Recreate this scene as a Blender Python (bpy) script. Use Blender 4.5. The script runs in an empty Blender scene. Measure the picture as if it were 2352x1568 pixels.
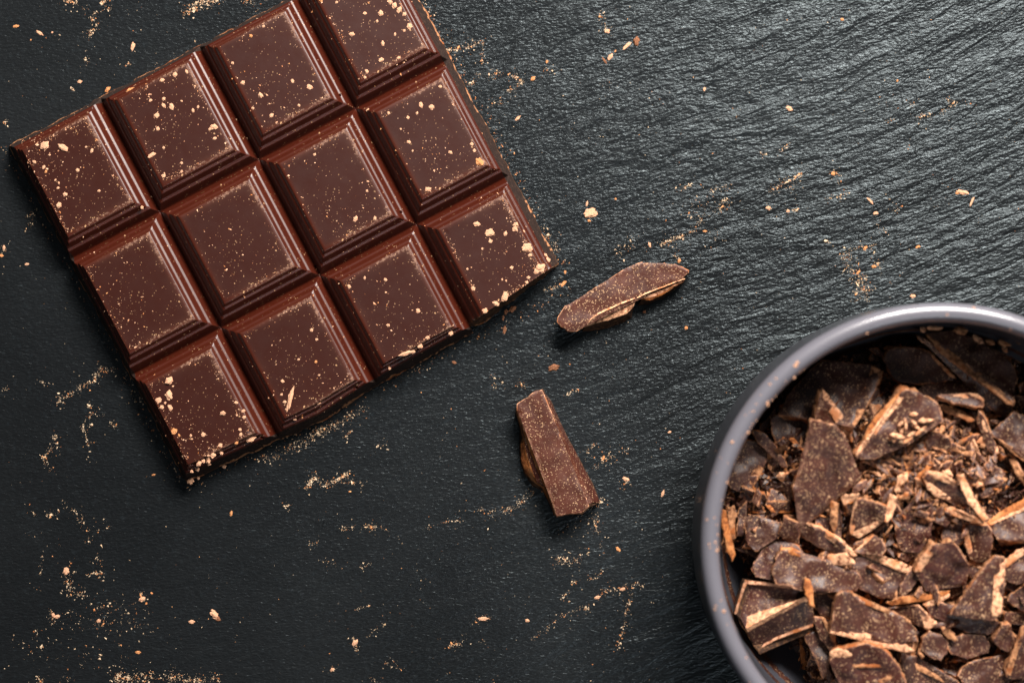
import bpy, math, random
import numpy as np
from mathutils import Vector, Matrix, noise as mnoise
from mathutils.geometry import delaunay_2d_cdt

random.seed(7)
rng = np.random.default_rng(7)
scene = bpy.context.scene
col = scene.collection

# ------------------------------------------------------------------ camera, world, lamps, exposure
D = 0.50                      # camera height above the slate, metres
K = 1e-4                      # metres per measuring unit on the slate
cam_data = bpy.data.cameras.new('camera')
cam_data.sensor_width = 36
cam_data.lens = 36 * D / (2352 * K)
cam_data.clip_start = 0.01
cam_data.clip_end = 20
cam_data.dof.use_dof = True
cam_data.dof.focus_distance = D - 0.006
cam_data.dof.aperture_fstop = 6.3
cam = bpy.data.objects.new('camera', cam_data)
cam.location = (0, 0, D)
col.objects.link(cam)
scene.camera = cam

world = bpy.data.worlds.new('World')
scene.world = world
world.use_nodes = True
bg = world.node_tree.nodes['Background']
bg.inputs[0].default_value = (0.80, 0.90, 1.0, 1)
bg.inputs[1].default_value = 0.035


def area(name, loc, target, size, size_y, power, color):
    l = bpy.data.lights.new(name, 'AREA')
    l.shape = 'RECTANGLE'
    l.size, l.size_y, l.energy, l.color = size, size_y, power, color
    o = bpy.data.objects.new(name, l)
    o.location = loc
    o.rotation_euler = (Vector(target) - Vector(loc)).to_track_quat('-Z', 'Y').to_euler()
    col.objects.link(o)
    return o


area('window_light', (0.20, 0.49, 0.48), (0.0, 0.0, 0.0), 0.36, 0.21, 16.8, (1.0, 0.94, 0.88))
area('fill_light', (0.20, -0.42, 0.46), (0.0, 0.0, 0.0), 0.26, 0.12, 0.6, (0.90, 0.95, 1.0))
area('overhead_light', (0.12, 0.16, 0.95), (0.0, 0.0, 0.0), 0.7, 0.5, 0.22, (1.0, 0.97, 0.94))
scene.view_settings.view_transform = 'Standard'
scene.view_settings.look = 'None'
scene.view_settings.exposure = 0.0
scene.view_settings.gamma = 1.0
scene.cycles.max_bounces = 8


# ------------------------------------------------------------------ helpers
def W(px, py, z=0.0):
    s = K * (D - z) / D
    return Vector(((px - 1176) * s, -(py - 784) * s, z))


def props(o, label=None, cat=None, group=None, kind=None):
    if label: o['label'] = label
    if cat: o['category'] = cat
    if group: o['group'] = group
    if kind: o['kind'] = kind
    return o


def mesh_obj(name, verts, faces, mats, mat_idx=None, smooth=None, parent=None, loc=None):
    me = bpy.data.meshes.new(name)
    me.from_pydata([tuple(v) for v in verts], [], faces)
    for m in mats: me.materials.append(m)
    if mat_idx is not None: me.polygons.foreach_set('material_index', mat_idx)
    if smooth is not None:
        if isinstance(smooth, bool): smooth = [smooth] * len(me.polygons)
        me.polygons.foreach_set('use_smooth', smooth)
    me.update()
    o = bpy.data.objects.new(name, me)
    if loc is not None: o.location = loc
    col.objects.link(o)
    if parent is not None: o.parent = parent
    return o


def vnoise(x, y, seed=0):
    xi, yi = np.floor(x).astype(np.int64), np.floor(y).astype(np.int64)
    fx, fy = x - xi, y - yi
    fx, fy = fx * fx * (3 - 2 * fx), fy * fy * (3 - 2 * fy)

    def h(a, b):
        n = (a * 374761393 + b * 668265263 + seed * 1442695041) & 0xffffffff
        n = ((n ^ (n >> 13)) * 1274126177) & 0xffffffff
        return ((n ^ (n >> 16)) & 0xffff) / 65535.0
    return (h(xi, yi) * (1 - fx) + h(xi + 1, yi) * fx) * (1 - fy) + (h(xi, yi + 1) * (1 - fx) + h(xi + 1, yi + 1) * fx) * fy - 0.5


# ------------------------------------------------------------------ materials
class NT:
    def __init__(self, name):
        self.m = bpy.data.materials.new(name)
        self.m.use_nodes = True
        self.t = self.m.node_tree
        self.b = self.t.nodes['Principled BSDF']
        self.tc = self.n('ShaderNodeTexCoord')

    def n(self, typ, **kw):
        nd = self.t.nodes.new(typ)
        for k, v in kw.items(): setattr(nd, k, v)
        return nd

    def put(self, sock, v):
        if hasattr(v, 'is_linked') or isinstance(v, bpy.types.NodeSocket): self.t.links.new(v, sock)
        elif isinstance(v, (tuple, list)) and len(v) == 3 and sock.type == 'RGBA': sock.default_value = (*v, 1)
        else: sock.default_value = v

    def math(self, op, a, b=0.0, c=0.0, clamp=False):
        nd = self.n('ShaderNodeMath', operation=op, use_clamp=clamp)
        for s, v in zip(nd.inputs, (a, b, c)): self.put(s, v)
        return nd.outputs[0]

    def mix(self, f, a, b):
        nd = self.n('ShaderNodeMix', data_type='RGBA')
        self.put(nd.inputs[0], f); self.put(nd.inputs[6], a); self.put(nd.inputs[7], b)
        return nd.outputs[2]

    def ramp(self, v, lo, hi, a=0.0, b=1.0):
        nd = self.n('ShaderNodeMapRange', interpolation_type='SMOOTHSTEP')
        for s, x in zip(nd.inputs, (v, lo, hi, a, b)): self.put(s, x)
        return nd.outputs[0]

    def coord(self, rot=0.0, scale=(1, 1, 1), rand=True, src=None):
        v = src or self.tc.outputs['Object']
        if rand:
            oi = self.n('ShaderNodeObjectInfo')
            add = self.n('ShaderNodeVectorMath', operation='ADD')
            self.put(add.inputs[0], v)
            self.put(add.inputs[1], oi.outputs['Random'])
            v = add.outputs[0]
        if rot:
            m0 = self.n('ShaderNodeMapping')
            self.put(m0.inputs[0], v)
            m0.inputs['Rotation'].default_value = (0, 0, rot)
            v = m0.outputs[0]
        mp = self.n('ShaderNodeMapping')
        self.put(mp.inputs[0], v)
        mp.inputs['Scale'].default_value = scale
        return mp.outputs[0]

    def noise(self, v, scale, detail=4, rough=0.55, dist=0.0):
        nd = self.n('ShaderNodeTexNoise')
        self.put(nd.inputs['Vector'], v)
        nd.inputs['Scale'].default_value = scale
        nd.inputs['Detail'].default_value = detail
        nd.inputs['Roughness'].default_value = rough
        nd.inputs['Distortion'].default_value = dist
        return nd.outputs[0]

    def specks(self, v, scale, lo, hi, power):
        """irregular grains of very different size, most cells nearly empty"""
        dn = self.n('ShaderNodeTexNoise')
        self.put(dn.inputs['Vector'], v)
        dn.inputs['Scale'].default_value = scale * 1.7
        dn.inputs['Detail'].default_value = 3
        da = self.n('ShaderNodeVectorMath', operation='MULTIPLY_ADD')
        self.put(da.inputs[0], dn.outputs['Color'])
        da.inputs[1].default_value = (0.7 / scale,) * 3
        self.put(da.inputs[2], v)
        vo = self.n('ShaderNodeTexVoronoi')
        self.put(vo.inputs['Vector'], da.outputs[0])
        vo.inputs['Scale'].default_value = scale
        sep = self.n('ShaderNodeSeparateColor')
        self.put(sep.inputs[0], vo.outputs['Color'])
        r = self.math('POWER', sep.outputs[0], power)
        thr = self.math('MULTIPLY_ADD', r, hi - lo, lo)
        d = self.math('SUBTRACT', thr, vo.outputs['Distance'])
        return self.ramp(d, -0.03, 0.06)

    def bump(self, h, dist, strength=1.0, normal=None):
        bn = self.n('ShaderNodeBump')
        bn.inputs['Strength'].default_value = strength
        bn.inputs['Distance'].default_value = dist
        self.put(bn.inputs['Height'], h)
        if normal is not None: self.put(bn.inputs['Normal'], normal)
        return bn.outputs[0]

    def done(self, color=None, rough=None, normal=None, spec=0.5, coat=None):
        if color is not None: self.put(self.b.inputs['Base Color'], color)
        if rough is not None: self.put(self.b.inputs['Roughness'], rough)
        if normal is not None: self.put(self.b.inputs['Normal'], normal)
        self.b.inputs['Specular IOR Level'].default_value = spec
        if coat:
            self.b.inputs['Coat Weight'].default_value = coat[0]
            self.b.inputs['Coat Roughness'].default_value = coat[1]
        return self.m


TAN = (0.66, 0.40, 0.22)


def mat_bar():
    t = NT('moulded_chocolate')
    v = t.coord(rand=False)
    big = t.noise(v, 60, 3)
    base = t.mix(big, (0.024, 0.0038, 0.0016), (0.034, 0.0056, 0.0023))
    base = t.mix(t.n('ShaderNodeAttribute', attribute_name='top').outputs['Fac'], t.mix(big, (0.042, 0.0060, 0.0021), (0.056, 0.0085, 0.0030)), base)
    at = t.n('ShaderNodeAttribute', attribute_name='edge')
    edge = at.outputs['Fac']
    # rubbed, dusty plateau borders
    dn = t.noise(v, 1500, 4, 0.75)
    dl = t.ramp(t.noise(v, 70, 3), 0.36, 0.62, 0.0, 1.0)
    amt = t.math('MULTIPLY', edge, t.math('MULTIPLY_ADD', dl, 0.85, 0.15))
    thr = t.math('MULTIPLY_ADD', amt, -0.36, 0.78)
    dust = t.math('MULTIPLY', t.ramp(dn, thr, t.math('ADD', thr, 0.16)), t.ramp(edge, 0.02, 0.3))
    haze_ = t.math('MULTIPLY', amt, 0.06)
    base = t.mix(t.math('MAXIMUM', t.math('MULTIPLY', dust, 0.6), haze_), base, (0.30, 0.16, 0.10))
    # fine scratches on the plateaus
    sc = t.coord(0.9, (1, 9, 1), rand=False)
    s1 = t.ramp(t.noise(sc, 260, 6, 0.75), 0.66, 0.78)
    sc2 = t.coord(-0.55, (1, 10, 1), rand=False)
    s2 = t.ramp(t.noise(sc2, 300, 6, 0.75), 0.67, 0.80)
    patch = t.ramp(t.noise(v, 28, 2), 0.42, 0.62)
    top = t.n('ShaderNodeAttribute', attribute_name='top').outputs['Fac']
    scr = t.math('MULTIPLY', t.math('MULTIPLY', t.math('MAXIMUM', s1, s2), patch), top)
    base = t.mix(t.math('MULTIPLY', scr, 0.35), base, (0.30, 0.17, 0.12))
    sp = t.specks(v, 2400, 0.0, 0.34, 7)
    sp2 = t.specks(v, 1100, -0.05, 0.30, 10)
    base = t.mix(t.math('MULTIPLY', t.math('MAXIMUM', sp, sp2), t.ramp(t.noise(v, 55, 3), 0.42, 0.62, 0.15, 1.0)), base, (0.50, 0.29, 0.15))
    rough = t.math('MULTIPLY_ADD', t.noise(v, 400, 4), 0.10, 0.33)
    rough = t.math('ADD', rough, t.math('MULTIPLY', top, 0.01))
    rough = t.math('ADD', rough, t.math('MULTIPLY', t.math('MAXIMUM', dust, scr), 0.3), clamp=True)
    h = t.math('ADD', t.math('MULTIPLY', t.noise(v, 700, 4), 0.5), t.math('MULTIPLY', dust, 0.7))
    return t.done(base, rough, t.bump(h, 0.00004, 0.6), 0.47)


def mat_face(name='chocolate_face', a=(0.042, 0.0112, 0.0056), b=(0.068, 0.0195, 0.0105), sp=1.0, spread=0.30):
    t = NT(name)
    v = t.coord()
    c = t.mix(t.ramp(t.noise(v, 180, 4), 0.35, 0.65), a, b)
    edge = t.n('ShaderNodeAttribute', attribute_name='edge').outputs['Fac']
    n1 = t.noise(v, 650, 6, 0.75)
    thr = t.math('MULTIPLY_ADD', edge, -0.27, 0.70)
    bloom = t.ramp(n1, thr, t.math('ADD', thr, 0.20))
    c = t.mix(t.math('MULTIPLY', bloom, 0.48), c, (0.30, 0.14, 0.085))
    s1 = t.specks(v, 3000, 0.02, 0.62 * sp, 2.2)
    s2 = t.specks(v, 1300, -0.03, (spread + 0.16) * sp, 4)
    s = t.math('MULTIPLY', t.math('MAXIMUM', s1, s2), t.ramp(t.noise(v, 220, 3), 0.36, 0.58, 0.35, 1.0))
    c = t.mix(t.math('MULTIPLY', s, 0.58), c, TAN)
    r = t.math('MULTIPLY_ADD', t.noise(v, 300, 3), 0.15, 0.40)
    r = t.math('ADD', r, t.math('MULTIPLY', t.math('MAXIMUM', s, bloom), 0.3))
    h = t.math('ADD', t.math('MULTIPLY', t.noise(v, 420, 6, 0.65), 1.0), t.math('MULTIPLY', s, 0.4))
    return t.done(c, r, t.bump(h, 0.00020, 0.8), 0.5)


def mat_broken(name, lo, hi, orange, k=0.5):
    t = NT(name)
    v = t.coord()
    n1 = t.noise(v, 1100, 6, 0.7)
    c = t.mix(t.ramp(n1, k - 0.14, k + 0.12), lo, hi)
    c = t.mix(t.ramp(t.noise(v, 260, 3), 0.52, 0.68), c, orange)
    h = t.math('ADD', n1, t.math('MULTIPLY', t.noise(v, 3200, 4), 0.4))
    return t.done(c, 0.75, t.bump(h, 0.00030, 0.9), 0.3)


def mat_crumb(name, a, b):
    t = NT(name)
    v = t.coord()
    n1 = t.noise(v, 1600, 5, 0.7)
    c = t.mix(t.ramp(n1, 0.38, 0.60), a, b)
    return t.done(c, 0.8, t.bump(n1, 0.0002, 0.8), 0.3)


def mat_slate():
    t = NT('slate')
    v0 = t.coord(rand=False)
    # the cleavage grain swings from nearly level at the left to rising at the right
    warp = t.n('ShaderNodeTexNoise')
    t.put(warp.inputs['Vector'], v0)
    warp.inputs['Scale'].default_value = 9
    warp.inputs['Detail'].default_value = 2
    wadd = t.n('ShaderNodeVectorMath', operation='MULTIPLY_ADD')
    t.put(wadd.inputs[0], warp.outputs['Color'])
    wadd.inputs[1].default_value = (0.016, 0.016, 0)
    t.put(wadd.inputs[2], v0)
    v = t.coord(math.radians(-24), (1, 2.6, 1), rand=False, src=wadd.outputs[0])
    vb = t.coord(math.radians(-25), (1, 3.9, 1), rand=False, src=wadd.outputs[0])
    vf = t.coord(math.radians(-6), (1, 2.3, 1), rand=False, src=v0)
    fine = t.noise(vf, 900, 3, 0.5, 0.5)
    mid = t.noise(v, 360, 4, 0.55, 0.6)
    band = t.noise(vb, 112, 3, 0.5, 0.6)
    sepv = t.n('ShaderNodeSeparateXYZ')
    t.put(sepv.inputs[0], v0)
    # ripple relief is deeper towards the right side of the plate
    side = t.ramp(t.math('MULTIPLY_ADD', sepv.outputs[1], 0.6, sepv.outputs[0]), -0.08, 0.10, 0.34, 1.0)
    # cracks
    vc = t.coord(0.35, (1.0, 0.32, 1), rand=False, src=wadd.outputs[0])
    cr = t.n('ShaderNodeTexVoronoi', feature='DISTANCE_TO_EDGE')
    t.put(cr.inputs['Vector'], vc)
    cr.inputs['Scale'].default_value = 70
    cmask = t.ramp(t.noise(v0, 60, 2), 0.66, 0.72)
    crack = t.math('MULTIPLY', t.ramp(cr.outputs['Distance'], 0.0, 0.012, 1.0, 0.0), cmask)
    h = t.math('ADD', t.math('MULTIPLY', fine, t.math('MULTIPLY_ADD', side, 0.12, 0.28)), t.math('MULTIPLY', t.math('MULTIPLY', mid, side), 0.48))
    h = t.math('ADD', h, t.math('MULTIPLY', t.math('MULTIPLY', band, side), 1.35))
    h = t.math('SUBTRACT', h, t.math('MULTIPLY', crack, 0.35))
    c = t.mix(t.ramp(t.noise(v0, 14, 3), 0.35, 0.65), (0.0066, 0.0074, 0.0083), (0.0098, 0.0110, 0.0121))
    c = t.mix(t.ramp(t.noise(v0, 800, 4), 0.55, 0.75, 0.0, 0.5), c, (0.014, 0.018, 0.021))
    # scuffs: pale blue-grey chalky marks left in the grain
    vs = t.coord(math.radians(-14), (1, 3.5, 1), rand=False)
    sc = t.math('MULTIPLY', t.ramp(t.noise(vs, 420, 5, 0.7), 0.60, 0.72), t.ramp(t.noise(v0, 55, 3), 0.58, 0.70))
    c = t.mix(t.math('MULTIPLY', sc, 0.55), c, (0.16, 0.20, 0.22))
    r = t.math('MULTIPLY_ADD', t.noise(v0, 300, 3), 0.10, 0.25)
    t.b.inputs['Specular Tint'].default_value = (0.80, 0.94, 1.0, 1)
    return t.done(c, r, t.bump(h, 0.00050, 1.0), 0.32)


def mat_bowl(name, a, b):
    t = NT(name)
    v = t.coord(rand=False)
    c = t.mix(t.noise(v, 40, 3), a, b)
    h = t.noise(v, 130, 3)
    return t.done(c, 0.32, t.bump(h, 0.0001, 0.5), 0.5, (0.5, 0.12))


BAR = mat_bar()
FACE = mat_face()
FACE_RED = mat_face('reddish_chocolate_face', (0.040, 0.0085, 0.0042), (0.060, 0.0145, 0.008), 0.85, 0.26)
FACE_DARK = mat_face('dark_chocolate_face', (0.034, 0.0098, 0.0052), (0.056, 0.0170, 0.0098), 0.85, 0.26)
DUSTY = mat_broken('dusty_chocolate_edge', (0.20, 0.07, 0.03), (0.66, 0.34, 0.20), (0.42, 0.14, 0.045), 0.48)
BROKEN = mat_broken('broken_chocolate', (0.09, 0.028, 0.011), (0.56, 0.26, 0.12), (0.34, 0.10, 0.025), 0.49)
PALE = mat_broken('pale_scraped_chocolate', (0.13, 0.040, 0.017), (0.90, 0.48, 0.27), (0.58, 0.22, 0.09), 0.47)
ORANGE = mat_broken('orange_torn_chocolate', (0.16, 0.040, 0.010), (0.50, 0.17, 0.045), (0.58, 0.24, 0.09), 0.5)
CRUST = mat_broken('dark_crusty_chocolate', (0.030, 0.013, 0.008), (0.16, 0.075, 0.032), (0.07, 0.03, 0.012), 0.56)
LOOSE = mat_face('warm_chocolate_face', (0.050, 0.0120, 0.0055), (0.080, 0.0210, 0.0105), 0.9, 0.26)
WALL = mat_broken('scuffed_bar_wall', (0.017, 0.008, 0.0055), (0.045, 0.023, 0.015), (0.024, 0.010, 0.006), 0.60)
CRUMB = mat_crumb('pale_crumb', (0.52, 0.20, 0.09), (0.88, 0.53, 0.34))
CRUMB_O = mat_crumb('orange_crumb', (0.45, 0.14, 0.04), (0.80, 0.38, 0.16))
CRUMB_B = mat_crumb('brown_crumb', (0.12, 0.035, 0.015), (0.36, 0.16, 0.08))
DUSTM = mat_crumb('cocoa_dust', (0.50, 0.33, 0.19), (0.78, 0.60, 0.42))
SLATE = mat_slate()
BOWL = mat_bowl('shaded_glaze', (0.040, 0.041, 0.050), (0.052, 0.052, 0.062))  # rim's glaze, darker: shade inside the bowl is put into the colour
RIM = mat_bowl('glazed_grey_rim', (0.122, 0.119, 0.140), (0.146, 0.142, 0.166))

# ------------------------------------------------------------------ slate plate
def slate_height(x, y):
    a = math.radians(24)
    u, w = x * math.cos(a) + y * math.sin(a), -x * math.sin(a) + y * math.cos(a)
    w = w + 0.006 * vnoise(x * 14, y * 14, 3)
    s = np.clip((x + 0.10) / 0.16, 0.2, 1.0)
    return (0.00032 * vnoise(u * 38, w * 190, 11) + 0.00018 * vnoise(u * 110, w * 430, 12)) * s + 0.0005 * vnoise(x * 12, y * 12, 5)


def axis(a, b, step, far):
    core = np.arange(a, b + step / 2, step)
    return np.concatenate([[-far, (a - far) / 2, a - 0.03], core, [b + 0.03, (b + far) / 2, far]])


gx, gy = axis(-0.14, 0.14, 0.0007, 0.45), axis(-0.10, 0.10, 0.0006, 0.40)
X, Y = np.meshgrid(gx, gy)
Z = slate_height(X, Y)
nx, ny = len(gx), len(gy)
idx = np.arange(nx * ny).reshape(ny, nx)
quads = np.stack([idx[:-1, :-1], idx[:-1, 1:], idx[1:, 1:], idx[1:, :-1]], -1).reshape(-1, 4)
me = bpy.data.meshes.new('slate_surface')
me.from_pydata(np.stack([X, Y, Z], -1).reshape(-1, 3).tolist(), [], quads.tolist())
me.materials.append(SLATE)
me.polygons.foreach_set('use_smooth', [True] * len(me.polygons))
slate = bpy.data.objects.new('slate_surface', me)
col.objects.link(slate)
props(slate, 'dark grey rippled slate surface under everything', kind='structure')


def gz(x, y):
    return float(slate_height(np.array([x]), np.array([y]))[0])


# ------------------------------------------------------------------ the chocolate bar
BANG = math.radians(-27.8)
cu, su = math.cos(BANG), math.sin(BANG)
T = 8.2
_tt = np.linspace(0, 1, 401)


def table(knots, blur):
    k = np.array(knots)
    h = np.interp(_tt, k[:, 0], k[:, 1])
    n = int(blur * 400)
    ker = np.exp(-0.5 * (np.arange(-3 * n, 3 * n + 1) / max(n, 1)) ** 2)
    ker /= ker.sum()
    hp = np.concatenate([2 * h[0] - h[3 * n:0:-1], h, np.full(3 * n, T)])
    return np.convolve(hp, ker, 'valid')


GROOVE = table([(t_, T - (T - h_) * 1.27) for t_, h_ in [(0, 4.0), (0.05, 4.10), (0.28, 5.85), (0.43, 6.06), (0.60, 7.20), (0.74, 7.42), (0.84, 7.98), (1, T)]], 0.024)
OUTER = table([(0, 0), (0.02, 0.3), (0.06, 1.2), (0.42, 5.2), (0.48, 5.75), (0.58, 6.1), (0.66, 6.1), (0.74, 6.9), (0.80, 7.2), (0.86, 7.2), (0.95, 8.0), (1, T)], 0.020)
BREAK = table([(0, 0), (0.10, 0.5), (0.30, 2.2), (0.55, 4.9), (0.62, 5.0), (0.85, 7.3), (0.93, 8.0), (1, T)], 0.012)

UG = [-144, 97, 354.5, 606, 855]
VG = [299, 600, 901, 1190]


def cell_sides(i, j):
    """left, right, top, bottom: (coordinate, inward sign, width, profile)"""
    l = (UG[i], 36 if i == 0 else 44, OUTER if i == 0 else GROOVE)
    r = (UG[i + 1], 46 if i == 3 else 44, OUTER if i == 3 else GROOVE)
    tp = (VG[j], 39 if j == 0 else 42, OUTER if j == 0 else GROOVE)
    vb = VG[j + 1] - (16 if (i == 3 and j == 2) else 0)
    b = (vb, 16 if (i == 3 and j == 2) else 40 if j == 2 else 47, BREAK if (i == 3 and j == 2) else OUTER if j == 2 else GROOVE)
    return l, r, tp, b


def height(u, v, sides):
    l, r, tp, b = sides
    ts = [(u - l[0]) / l[1], (r[0] - u) / r[1], (v - tp[0]) / tp[1], (b[0] - v) / b[1]]
    hs = [np.interp(np.clip(t, 0, 1), _tt, s[2]) for t, s in zip(ts, sides)]
    k = 0.28
    h = hs[0]
    for g in hs[1:]:
        q = np.clip(0.5 + 0.5 * (g - h) / k, 0, 1)
        h = g * (1 - q) + h * q - k * q * (1 - q) * 0.8
    tmin = np.minimum.reduce([np.clip(t, 0, 1.6) for t in ts])
    tpx = np.minimum.reduce([t * s[1] for t, s in zip(ts, sides)])
    return np.maximum(h, 0.0), tmin, ts


def warp_v(u, v):
    base = np.interp(u, [-145, 97, 207, 345, 562, 606, 641, 760, 855], [-12, 4, 12, -2, -6, -6, -3, -22, -40])
    w = np.clip((v - 1080) / 95.0, 0, 1)
    return v + base * w * w


def uv_to_xy(u, v):
    px, py = u * cu - v * su, u * su + v * cu
    s = K * (D - 0.004) / D
    return (px - 1176) * s, -(py - 784) * s


bar_c = uv_to_xy(355, 745)
bar = bpy.data.objects.new('chocolate_bar', None)
bar.location = (bar_c[0], bar_c[1], 0)
col.objects.link(bar)
props(bar, 'dark brown chocolate bar of twelve moulded squares, dusted with crumbs', 'chocolate bar')

SAMP = np.concatenate([np.linspace(0, 0.98, 44)])
for j in range(3):
    for i in range(4):
        sides = cell_sides(i, j)
        l, r, tp, b = sides
        us = np.concatenate([l[0] + SAMP * l[1], np.linspace(l[0] + l[1], r[0] - r[1], 30), (r[0] - SAMP * r[1])[::-1]])
        vs = np.concatenate([tp[0] + SAMP * tp[1], np.linspace(tp[0] + tp[1], b[0] - b[1], 34), (b[0] - SAMP * b[1])[::-1]])
        U, V = np.meshgrid(us, vs)
        H, tmin, ts = height(U, V, sides)
        tl, tr, tt_, tb = ts
        # plateau is a touch uneven; the broken end is rough
        H = H + 0.05 * vnoise(U / 60 + i * 9, V / 60 + j * 7, 2) + 0.012 * vnoise(U / 9, V / 9, 4) * (tmin > 0.95)
        rough_amt = np.zeros_like(U)
        if i == 3 and j == 2:
            rough_amt = np.clip(1.2 - tb, 0, 1)
        outer = np.ones_like(U) * 9
        if i == 0: outer = np.minimum(outer, tl)
        if i == 3: outer = np.minimum(outer, tr)
        if j == 0: outer = np.minimum(outer, tt_)
        if j == 2: outer = np.minimum(outer, tb)
        fl = np.clip(1 - outer / 0.30, 0, 1)             # crumbly foot of the outer wall
        Un = U + (fl * 4.5 + rough_amt * 3) * vnoise(U / 11, V / 11, 21) + fl * 5 * vnoise(U / 42, V / 42, 23)
        Vn = V + (fl * 4.5 + rough_amt * 5) * vnoise(U / 11, V / 11, 22) + fl * 5 * vnoise(U / 42, V / 42, 24)
        H = H + rough_amt * (0.9 * vnoise(U / 9, V / 5, 31) + 0.5 * vnoise(U / 4, V / 3, 32)) * np.clip(tb * 3, 0, 1)
        # shallow drips and nicks on the wall
        H = np.clip(H, 0.0, None)
        # air bubbles that burst in the mould
        for (bu, bv, br) in [(52, 1143, 3.2), (66, 1168, 2.2), (-98, 1156, 2.6), (98, 640, 2.4), (310, 1168, 2.2), (586, 862, 2.2), (354, 878, 2.0), (655, 952, 2.2), (810, 845, 2.2), (588, 560, 1.8)]:
            dd = ((U - bu) ** 2 + (V - bv) ** 2) / br ** 2
            H = H - 0.9 * np.exp(-dd)
        Vn = warp_v(Un, Vn)
        x, y = uv_to_xy(Un, Vn)
        cc = uv_to_xy((l[0] + r[0]) / 2, (tp[0] + b[0]) / 2)
        z = np.maximum(H, 0.02) * 1e-3
        ny_, nx_ = U.shape
        P = np.stack([x - cc[0], y - cc[1], z], -1).reshape(-1, 3)
        ii = np.arange(nx_ * ny_).reshape(ny_, nx_)
        F = np.stack([ii[:-1, :-1], ii[1:, :-1], ii[1:, 1:], ii[:-1, 1:]], -1).reshape(-1, 4)
        # closed underside
        ring = np.concatenate([ii[0, :], ii[1:, -1], ii[-1, -2::-1], ii[-2:0:-1, 0]])
        nP = len(P)
        low = P[ring].copy()
        low[:, 2] = -0.0002
        P = np.concatenate([P, low])
        n = len(ring)
        faces = F.tolist()
        faces += [[int(ring[k]), int(ring[(k + 1) % n]), nP + (k + 1) % n, nP + k] for k in range(n)]
        faces.append([nP + k for k in range(n)])
        tbf = tb[:-1, :-1].reshape(-1)
        mi = np.zeros(len(faces), int)
        if i == 3 and j == 2:
            mi[:len(F)] = (tbf < 0.97).astype(int)
        outf = outer[:-1, :-1].reshape(-1)
        if j == 2 and i < 3: pass
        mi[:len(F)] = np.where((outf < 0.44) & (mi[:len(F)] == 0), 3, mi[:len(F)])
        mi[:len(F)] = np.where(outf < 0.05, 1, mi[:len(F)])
        nz = (vnoise(U / 30 + 31, V / 30, 41) + 0.7 * vnoise(U / 6, V / 6, 42))[:-1, :-1].reshape(-1)
        mi[:len(F)] = np.where((outf < 0.05 + 0.16 * np.clip(nz, 0, 1)) & (nz > 0.0), 2, mi[:len(F)])
        if j == 0 or i == 0:      # tan rubbed line along the foot
            mi[:len(F)] = np.where((outf < 0.07) & (nz > -0.16), 2, mi[:len(F)])
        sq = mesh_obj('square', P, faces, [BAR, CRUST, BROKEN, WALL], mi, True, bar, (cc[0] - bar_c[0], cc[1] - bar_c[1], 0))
        edge = np.exp(-((tmin - 0.97) / 0.16) ** 2) * 0.8 + 0.3 * np.exp(-((tmin - 1.0) / 0.4) ** 2)
        side_gain = np.where(ts[1] == np.minimum.reduce(ts), 1.0, 1.0)
        a1 = sq.data.attributes.new('edge', 'FLOAT', 'POINT')
        a1.data.foreach_set('value', np.concatenate([np.clip(edge * side_gain, 0, 1).reshape(-1), np.zeros(n)]).astype(np.float32))
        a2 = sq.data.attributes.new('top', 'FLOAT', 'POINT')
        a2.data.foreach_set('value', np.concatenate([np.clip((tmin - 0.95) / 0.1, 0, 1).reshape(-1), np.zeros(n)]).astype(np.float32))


def bar_uv(px, py):
    return px * cu + py * su, -px * su + py * cu


def bar_z(px, py):
    u, v = bar_uv(px, py)
    i = int(np.clip(np.searchsorted(UG, u) - 1, 0, 3))
    j = int(np.clip(np.searchsorted(VG, v) - 1, 0, 2))
    if not (UG[0] < u < UG[4] and VG[0] < v < VG[3] + 10): return None, i, j, 0
    h, tm, _ = height(np.array([u]), np.array([v]), cell_sides(i, j))
    return float(h[0]) * 1e-3, i, j, float(tm[0])


# ------------------------------------------------------------------ slabs of chocolate
def resample(pts, step, closed=True):
    out = []
    n = len(pts)
    for k in range(n if closed else n - 1):
        a, b = pts[k], pts[(k + 1) % n]
        m = max(1, int(round((b - a).length / step)))
        for q in range(m): out.append(a.lerp(b, q / m))
    if not closed: out.append(pts[-1].copy())
    return out


def area2(p):
    return 0.5 * sum(p[k].x * p[(k + 1) % len(p)].y - p[(k + 1) % len(p)].x * p[k].y for k in range(len(p)))


def inside(p, x, y):
    c = False
    n = len(p)
    k = n - 1
    for q in range(n):
        if (p[q].y > y) != (p[k].y > y) and x < (p[k].x - p[q].x) * (y - p[q].y) / (p[k].y - p[q].y) + p[q].x: c = not c
        k = q
    return c


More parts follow.
